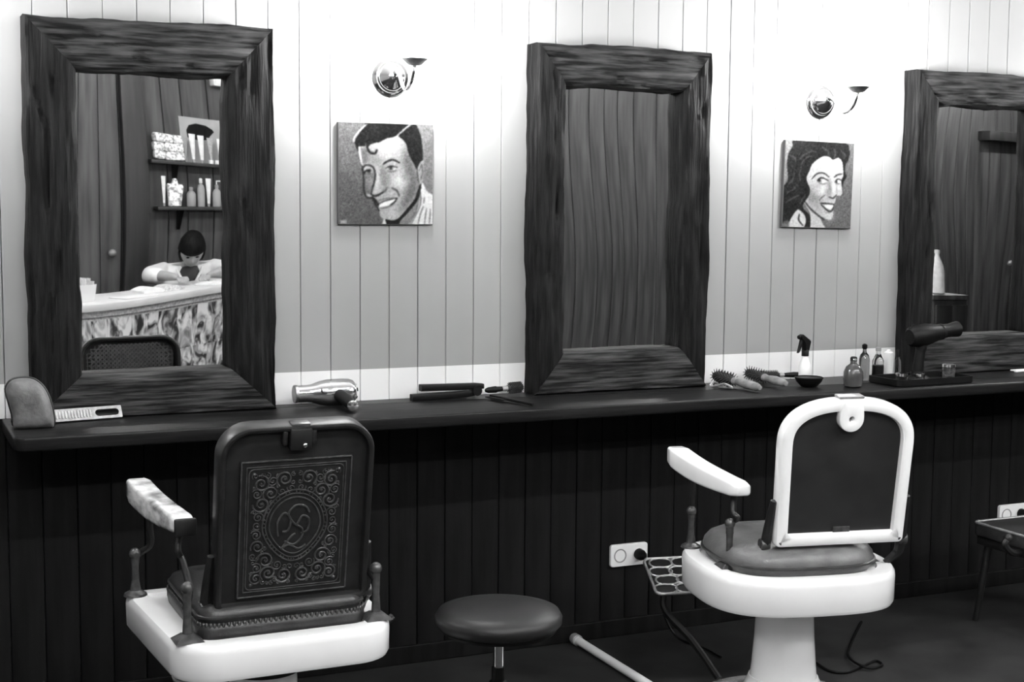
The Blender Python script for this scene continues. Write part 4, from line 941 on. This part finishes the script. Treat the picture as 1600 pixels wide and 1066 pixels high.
# ---- seated person
def skin_mesh(verts, edges, radii, sub=2):
    me = bpy.data.meshes.new('skin_tmp'); me.from_pydata(verts, edges, []); o = bpy.data.objects.new('skin_tmp', me); COL.objects.link(o)
    md = o.modifiers.new('skin','SKIN'); md.use_smooth_shade = True
    for i, r in enumerate(radii):
        r = r if isinstance(r,(tuple,list)) else (r,r); me.skin_vertices[0].data[i].radius = r
    me.skin_vertices[0].data[0].use_root = True
    s_ = o.modifiers.new('sub','SUBSURF'); s_.levels = sub; s_.render_levels = sub
    dg = bpy.context.evaluated_depsgraph_get(); dg.update(); ev = o.evaluated_get(dg); m2 = ev.to_mesh()
    vs = [v.co[:] for v in m2.vertices]; fs = [tuple(p.vertices) for p in m2.polygons]; ev.to_mesh_clear()
    bpy.data.objects.remove(o); bpy.data.meshes.remove(me); return vs, fs
def head_shape(c, T, grow=1.0):
    """head with brow, nose, lips, chin, ears; face towards +y; c centre, height about .235"""
    mb = MB(); n, m = 36, 28; rings = []
    for i in range(m+1):
        a = math.pi*i/m; z = -math.cos(a); q = max(0.015,math.sin(a)); ring = []
        for j in range(n):
            b = 2*math.pi*j/n; x, y = math.cos(b)*q, math.sin(b)*q
            X, Y, Z = 0.076*x, 0.098*y, 0.118*z
            if z < -0.1: X *= 1-0.30*(-z-0.1); Y = Y*(1-0.22*(-z-0.1))+0.012*(-z-0.1)
            if y > 0.3:
                f_ = (y-0.3)/0.7
                Y += 0.024*math.exp(-((x/0.16)**2+((z+0.20)/0.13)**2))*f_+0.012*math.exp(-((x/0.12)**2+((z+0.02)/0.16)**2))*f_
                Y -= 0.012*(math.exp(-(((abs(x)-0.36)/0.16)**2+((z-0.0)/0.10)**2)))*f_
                Y += 0.006*math.exp(-((x/0.3)**2+((z-0.14)/0.08)**2))*f_
                Y += 0.007*math.exp(-((x/0.22)**2+((z+0.45)/0.05)**2))*f_+0.007*math.exp(-((x/0.2)**2+((z+0.56)/0.05)**2))*f_
                Y += 0.008*math.exp(-((x/0.22)**2+((z+0.82)/0.12)**2))*f_
            ring.append((c[0]+X*grow, c[1]+Y*grow, c[2]+Z*grow))
        rings.append(ring)
    mb.loft(rings, True, False, T)
    for s in (-1,1): mb.sphere((c[0]+s*0.078,c[1]-0.006,c[2]-0.008),(0.012,0.022,0.032),10,8,T)
    return mb
PX, PY = 2.155, -5.40; PR = 0.16
t = thing('person','person in a white open shirt bowed over the desk, seen in mirror','person',(PX,PY,-DZ),PR)
HT = Matrix.Translation((0,0.235,1.085)) @ Matrix.Rotation(math.radians(-34),4,'X')
pv = [(0,0,0.55),(0,0.03,0.70),(0,0.09,0.86),(0,0.14,0.97),(0,0.185,1.04),(0,0.225,1.10)]; pe = [(i,i+1) for i in range(5)]; pr = [(0.155,0.11),(0.14,0.10),(0.155,0.105),(0.135,0.085),(0.056,0.056),(0.055,0.055)]
for s in (-1,1):
    k = len(pv); pv += [(s*0.165,0.135,0.985),(s*0.235,0.23,0.995),(s*0.265,0.35,1.010),(s*0.17,0.46,1.005),(s*0.085,0.53,0.99)]; pr += [0.062,0.052,0.043,0.036,(0.028,0.018)]
    pe += [(3,k),(k,k+1),(k+1,k+2),(k+2,k+3),(k+3,k+4)]
    k = len(pv); pv += [(s*0.10,0.05,0.53),(s*0.13,0.22,0.55),(s*0.13,0.34,0.56),(s*0.13,0.29,0.36),(s*0.13,0.23,0.20),(s*0.14,0.28,0.152),(s*0.145,0.35,0.142)]; pr += [0.095,0.078,0.062,0.055,0.042,(0.042,0.038),(0.036,0.026)]
    pe += [(0,k)]+[(k+i,k+i+1) for i in range(6)]
vs, fs = skin_mesh(pv, pe, pr)
mb = MB().add(vs, fs); hs = head_shape((0,0.02,0.095), HT); mb.add(hs.v, hs.f)
for s in (-1,1):                                     # five separate fingers on each hand
    w0 = Vector((s*0.085,0.53,0.99))
    for q in range(5):
        if q == 4: p = [w0+Vector((-s*0.010,0.0,0.0)), w0+Vector((-s*0.038,0.012,-0.004)), w0+Vector((-s*0.050,0.034,-0.012))]
        else:
            L_ = (0.060,0.070,0.066,0.052)[q]; off = (-0.024+0.016*q); p = [w0+Vector((s*off,0.03,0.0)), w0+Vector((s*off*1.15-s*0.012,0.03+L_*0.5,0.002)), w0+Vector((s*off*1.15-s*0.02,0.03+L_*0.85,-0.012)), w0+Vector((s*off*1.1-s*0.02,0.03+L_,-0.028))]
        mb.tube(p,[0.0095]*(len(p)-1)+[0.007],8)
body = mb.build('body','skin',t,ang=180)
rm = body.modifiers.new('remesh','REMESH'); rm.mode = 'VOXEL'; rm.voxel_size = 0.006; rm.use_smooth_shade = True
# shirt: torso and sleeves, open at the neck
sv = [(0,0.0,0.54),(0,0.03,0.70),(0,0.09,0.86),(0,0.135,0.975),(0,0.148,1.02)]; se = [(i,i+1) for i in range(4)]; sr_ = [(0.175,0.13),(0.165,0.125),(0.178,0.125),(0.155,0.10),(0.105,0.075)]
for s in (-1,1):
    k = len(sv); sv += [(s*0.165,0.130,1.005),(s*0.235,0.23,1.000),(s*0.265,0.35,1.012),(s*0.19,0.445,1.008)]; sr_ += [0.076,0.068,0.058,0.050]; se += [(3,k),(k,k+1),(k+1,k+2),(k+2,k+3)]
vs, fs = skin_mesh(sv, se, sr_); sh = MB().add(vs,fs).build('open_shirt','shirt',t,ang=180)
rm = sh.modifiers.new('remesh','REMESH'); rm.mode = 'VOXEL'; rm.voxel_size = 0.008; rm.use_smooth_shade = True
for s in (-1,1):
    mb = MB(); mb.tube(smoothpath([(s*0.075,0.12,1.045),(s*0.085,0.18,1.035),(s*0.066,0.24,0.99),(s*0.035,0.275,0.93)],6),[0.009]*18+[0.005],8); c_ = mb.build('collar','shirt',sh)
mb = MB(); mb.sphere((0,0.205,0.985),(0.066,0.058,0.075),20,14); mb.build('undershirt','dark_shirt',t)
vs, fs = skin_mesh([(0,0,0.55)]+[(s*0.10,0.05,0.53) for s in (-1,1)]+[(s*0.13,0.22,0.55) for s in (-1,1)]+[(s*0.13,0.34,0.56) for s in (-1,1)]+[(s*0.13,0.29,0.36) for s in (-1,1)]+[(s*0.13,0.23,0.21) for s in (-1,1)],
    [(0,1),(0,2),(1,3),(2,4),(3,5),(4,6),(5,7),(6,8),(7,9),(8,10)],[(0.165,0.125)]+[0.105]*2+[0.088]*2+[0.074]*2+[0.066]*2+[0.058]*2)
MB().add(vs,fs).build('trousers','trouser',t,ang=180)
# hair: thick short cap with a fringe over the brow
mb = MB(); rings = []; n, m = 40, 20
for i in range(m+1):
    a = math.pi*(0.0+0.72*i/m); ring = []
    for j in range(n):
        b = 2*math.pi*j/n; x, y, z = math.cos(b)*max(0.02,math.sin(a)), math.sin(b)*max(0.02,math.sin(a)), math.cos(a)
        if y > 0.2 and z < 0.22: z = 0.22+(z-0.22)*0.10; 
        r = 1.13+0.03*fbm((x*5,y*5,z*5))+0.02*math.sin(b*17+i*0.6)
        ring.append((0.079*x*r, 0.02+0.100*y*r, 0.098+0.118*z*r))
    rings.append(ring)
mb.loft(rings, True, False, HT); mb.build('hair','hair',t,ang=180)
for s in (-1,1): MB().sphere((s*0.029,0.108,0.098),(0.012,0.006,0.006),10,6,HT).build('eye','hair',t)
# chair under the person
t = thing('desk_stool','plain dark stool under the person at the desk','stool',(PX,PY,-DZ-0.005),PR)
MB().lathe([(0.15,0.385),(0.17,0.39),(0.175,0.41),(0.16,0.425),(0.001,0.43)],32).build('seat','leather',t)
for k in range(4):
    a = math.pi/4+k*math.pi/2; MB().tube([(0.12*math.cos(a),0.12*math.sin(a)-0.05,0.39),(0.17*math.cos(a),0.17*math.sin(a)-0.05,DZ+0.005)],0.013,8).build('leg','iron',t)
# ---- shelves with products on the far wall
YW = YB+0.002
def wall_shelf(label, x0, x1, z):
    t = thing('wall_shelf', label, 'shelf', ((x0+x1)/2,YW,z), 0, 'dark shelves on the far wall'); L = x1-x0
    MB().rbox((0,0.075,-0.012),(L,0.15,0.024),0.003).build('board','wood_dark',t)
    for s in (-0.33,0.33):
        mb = MB(); mb.prism([(0,-0.024),(0.12,-0.024),(0.10,-0.045),(0.03,-0.13),(0,-0.16)],-0.012,0.012,Tm((s*L,0,0)) @ Matrix(((0,0,1,0),(1,0,0,0),(0,1,0,0),(0,0,0,1)))); mb.build('bracket','black',t)
SX, SZ = 0.225, -0.14
wall_shelf('upper dark shelf of hair products on the far wall, seen in mirror',1.74+SX,2.75+SX,1.760+SZ)
wall_shelf('lower dark shelf of hair products on the far wall, seen in mirror',1.77+SX,2.75+SX,1.455+SZ)
YS = YW+0.075
t = thing('folded_towels','crumpled stack of white packets on the upper shelf, seen in mirror','packets',(1.87+SX,YS,1.7605+SZ),0)
rn = random.Random(5)
for k in range(9):
    MB().rbox((rn.uniform(-0.006,0.006)+0.066*((k%3)-1),rn.uniform(-0.005,0.005),0.03+0.058*(k//3)),(0.070,0.10,0.060),0.016,2,Tm((0,0,0),rz=rn.uniform(-0.12,0.12),ry=rn.uniform(-0.06,0.06))).build('packet','foil',t)
t = thing('framed_print','pale card with a dark oval behind the tubes on the upper shelf','card',(2.13+SX,YW+0.006,1.7605+SZ),0)
MB().rbox((0,0.006,0.155),(0.31,0.008,0.31),0.002,1).build('card','pale_print',t)
mb = MB(); mb.prism([(-0.105,0.17),(-0.11,0.22),(-0.09,0.255),(-0.04,0.272),(0.03,0.265),(0.075,0.24),(0.085,0.225),(0.06,0.20),(0.035,0.165),(-0.04,0.158)],0.0,0.001,Tm((0,0.0115,0),rx=math.pi/2)); mb.build('dark_print','hair',t)
def upright_tube(label, x, y, z, h, r, m='tube_white', nm='cosmetic_tube', lay='tube'):
    t = thing(nm, label, lay, (x+SX,y,z+SZ+0.0005), 0, 'products on the far shelves'); rg = []
    for i in range(7):
        u = i/6; a = r*(0.55+0.55*u); b = r*(0.55*(1-u)+0.05); rg.append([(a*math.cos(q*math.pi/8),b*math.sin(q*math.pi/8),0.022+(h-0.022)*u) for q in range(16)])
    MB().loft(rg).build('squeeze_body',m,t); MB().lathe([(r*0.5,0),(r*0.52,0.02),(r*0.4,0.024)],16).build('cap','grey_plastic',t)
names = ('first','second','third','fourth','fifth')
for k, (x, h, m) in enumerate(((1.985,0.165,'grey_plastic'),(2.04,0.195,'tube_white'),(2.100,0.19,'tube_white'),(2.165,0.18,'pale_metal'),(2.235,0.18,'tube_white'))):
    upright_tube(names[k]+' squeeze tube from the packets on the upper shelf, seen in mirror', x, YS, 1.760, h, 0.020, m)
for k, x in enumerate((2.15,2.195,2.245)):
    t = thing('small_jar', ('leftmost','middle','rightmost')[k]+' of three small white jars at the edge of the upper shelf','jar',(x+SX,YW+0.130,1.7605+SZ),0,'small jars on the upper shelf')
    MB().lathe([(0.015,0),(0.016,0.003),(0.016,0.016)],16).build('pot','white_plastic',t); MB().lathe([(0.017,0.016),(0.017,0.026),(0.001,0.027)],16).build('lid','white_plastic',t)
def shelf_bottle(label, x, h, r, m, capm, pump=False):
    t = thing('product_bottle', label, 'bottle', (x+SX,YS,1.4555+SZ), 0, 'products on the far shelves')
    MB().lathe([(r*0.95,0),(r,0.004),(r,h*0.62),(r*0.75,h*0.74),(r*0.38,h*0.80),(r*0.36,h*0.84)],20).build('body',m,t)
    MB().lathe([(r*0.45,h*0.83),(r*0.45,h*0.97),(r*0.2,h),(0.001,h)],16).build('cap',capm,t)
    if pump: MB().tube([(0,0,h),(0,0,h+0.025),(0.03,0,h+0.025)],0.005,8).build('pump','white_plastic',t)
upright_tube('thin pale tube at the left end of the lower shelf, seen in mirror',1.825,YS,1.455,0.20,0.013,'tube_white')
t = thing('crinkled_packet','crinkled white packet on the lower shelf, seen in mirror','packet',(1.90+SX,YS,1.4555+SZ),0)
mb = MB(); mb.prism([(-0.045,0.0),(0.035,0.0),(0.055,0.14),(0.02,0.15),(0.008,0.19),(-0.012,0.185),(-0.02,0.15),(-0.055,0.15)],-0.025,0.025,Tm((0,0,0),rx=math.pi/2)); mb.build('pouch','foil',t,bevel=0.008)
MB().tube([(-0.05,0,0.146),(0.05,0,0.142)],0.006,8).build('crimped_edge','foil',t)
shelf_bottle('squat grey bottle beside the packet on the lower shelf',2.01,0.135,0.032,'grey_plastic','grey_plastic')
shelf_bottle('tall pale bottle with pointed cap on the lower shelf',2.08,0.20,0.026,'pale_print','tube_white')
upright_tube('white squeeze tube in the middle of the lower shelf, seen in mirror',2.135,YS,1.455,0.20,0.018)
shelf_bottle('pump bottle with round body on the lower shelf, seen in mirror',2.195,0.16,0.030,'pale_print','grey_plastic',True)
shelf_bottle('short white bottle at the mirror edge on the lower shelf',2.26,0.12,0.030,'tube_white','tube_white')
t = thing('loudspeaker','small white box mounted high on the far wall, seen in mirror','loudspeaker',(2.30+SX,YW,2.31+SZ),0)
MB().rbox((0,0.06,0.09),(0.17,0.11,0.20),0.008).build('cabinet','white_plastic',t)
MB().box((0,0.117,0.09),(0.14,0.004,0.17)).build('grille','paper',t,bevel=0.002)
# door and posts in the far wall
def plank_door(n, x0, x1, z1, m, proud=0.03):
    d = struct(MB().box(((x0+x1)/2,YW+0.006,z1/2),(x1-x0,0.012,z1)).build('door_%d' % n,'groove',smooth=False)); k = max(2,round((x1-x0)/0.12)); w_ = (x1-x0)/k
    for i in range(k): MB().box((x0+(i+0.5)*w_,YW+0.012+proud/2-0.006,z1/2),(w_-0.006,proud-0.012,z1-0.01)).build('plank',m,d,smooth=False)
    MB().sphere((x1-0.06,YW+proud+0.04,1.02),0.025,12,8).build('door_knob','pale_metal',d)
    return d
plank_door(1,1.02,1.79,2.20,'wood_wall')
struct(MB().rbox((1.88,YW+0.05,HC/2),(0.15,0.10,HC),0.006).build('trim_1','wood_dark'))
plank_door(2,9.02,9.46,2.06,'wood_wall',0.02)
struct(MB().rbox((9.53,YW+0.04,HC/2),(0.13,0.08,HC),0.005).build('trim_2','wood_dark'))
struct(MB().rbox((9.24,YW+0.07,2.10),(0.44,0.14,0.08),0.005).build('recess_shade','wood_dark'))  # dark box stands in for the recess shadow above the door
# dark cabinet with a white bottle, seen in the third mirror
t = thing('storage_cabinet','dark low cabinet carrying a white bottle, seen in the third mirror','cabinet',(5.77,-2.50,0),0)
MB().rbox((0,0,0.48),(0.26,0.26,0.94),0.006).build('carcass','wood_dark',t); MB().rbox((0,0,0.965),(0.28,0.28,0.03),0.005).build('top','wood_wall',t)
for s in (-1,1):
    d = MB().rbox((s*0.063,0.138,0.50),(0.122,0.018,0.84),0.004).build('door','wood_dark',t); MB().sphere((s*0.018,0.155,0.55),0.010,10,8).build('knob','pale_metal',d)
t = thing('white_bottle','tall white bottle standing on the dark cabinet, seen in the third mirror','bottle',(5.785,-2.50,0.9805),0)
MB().lathe([(0.036,0),(0.040,0.004),(0.040,0.13),(0.034,0.17),(0.020,0.205),(0.013,0.225),(0.013,0.24)],28).build('body','tube_white',t); MB().lathe([(0.016,0.238),(0.016,0.258),(0.001,0.26)],20).build('cap','white_plastic',t)
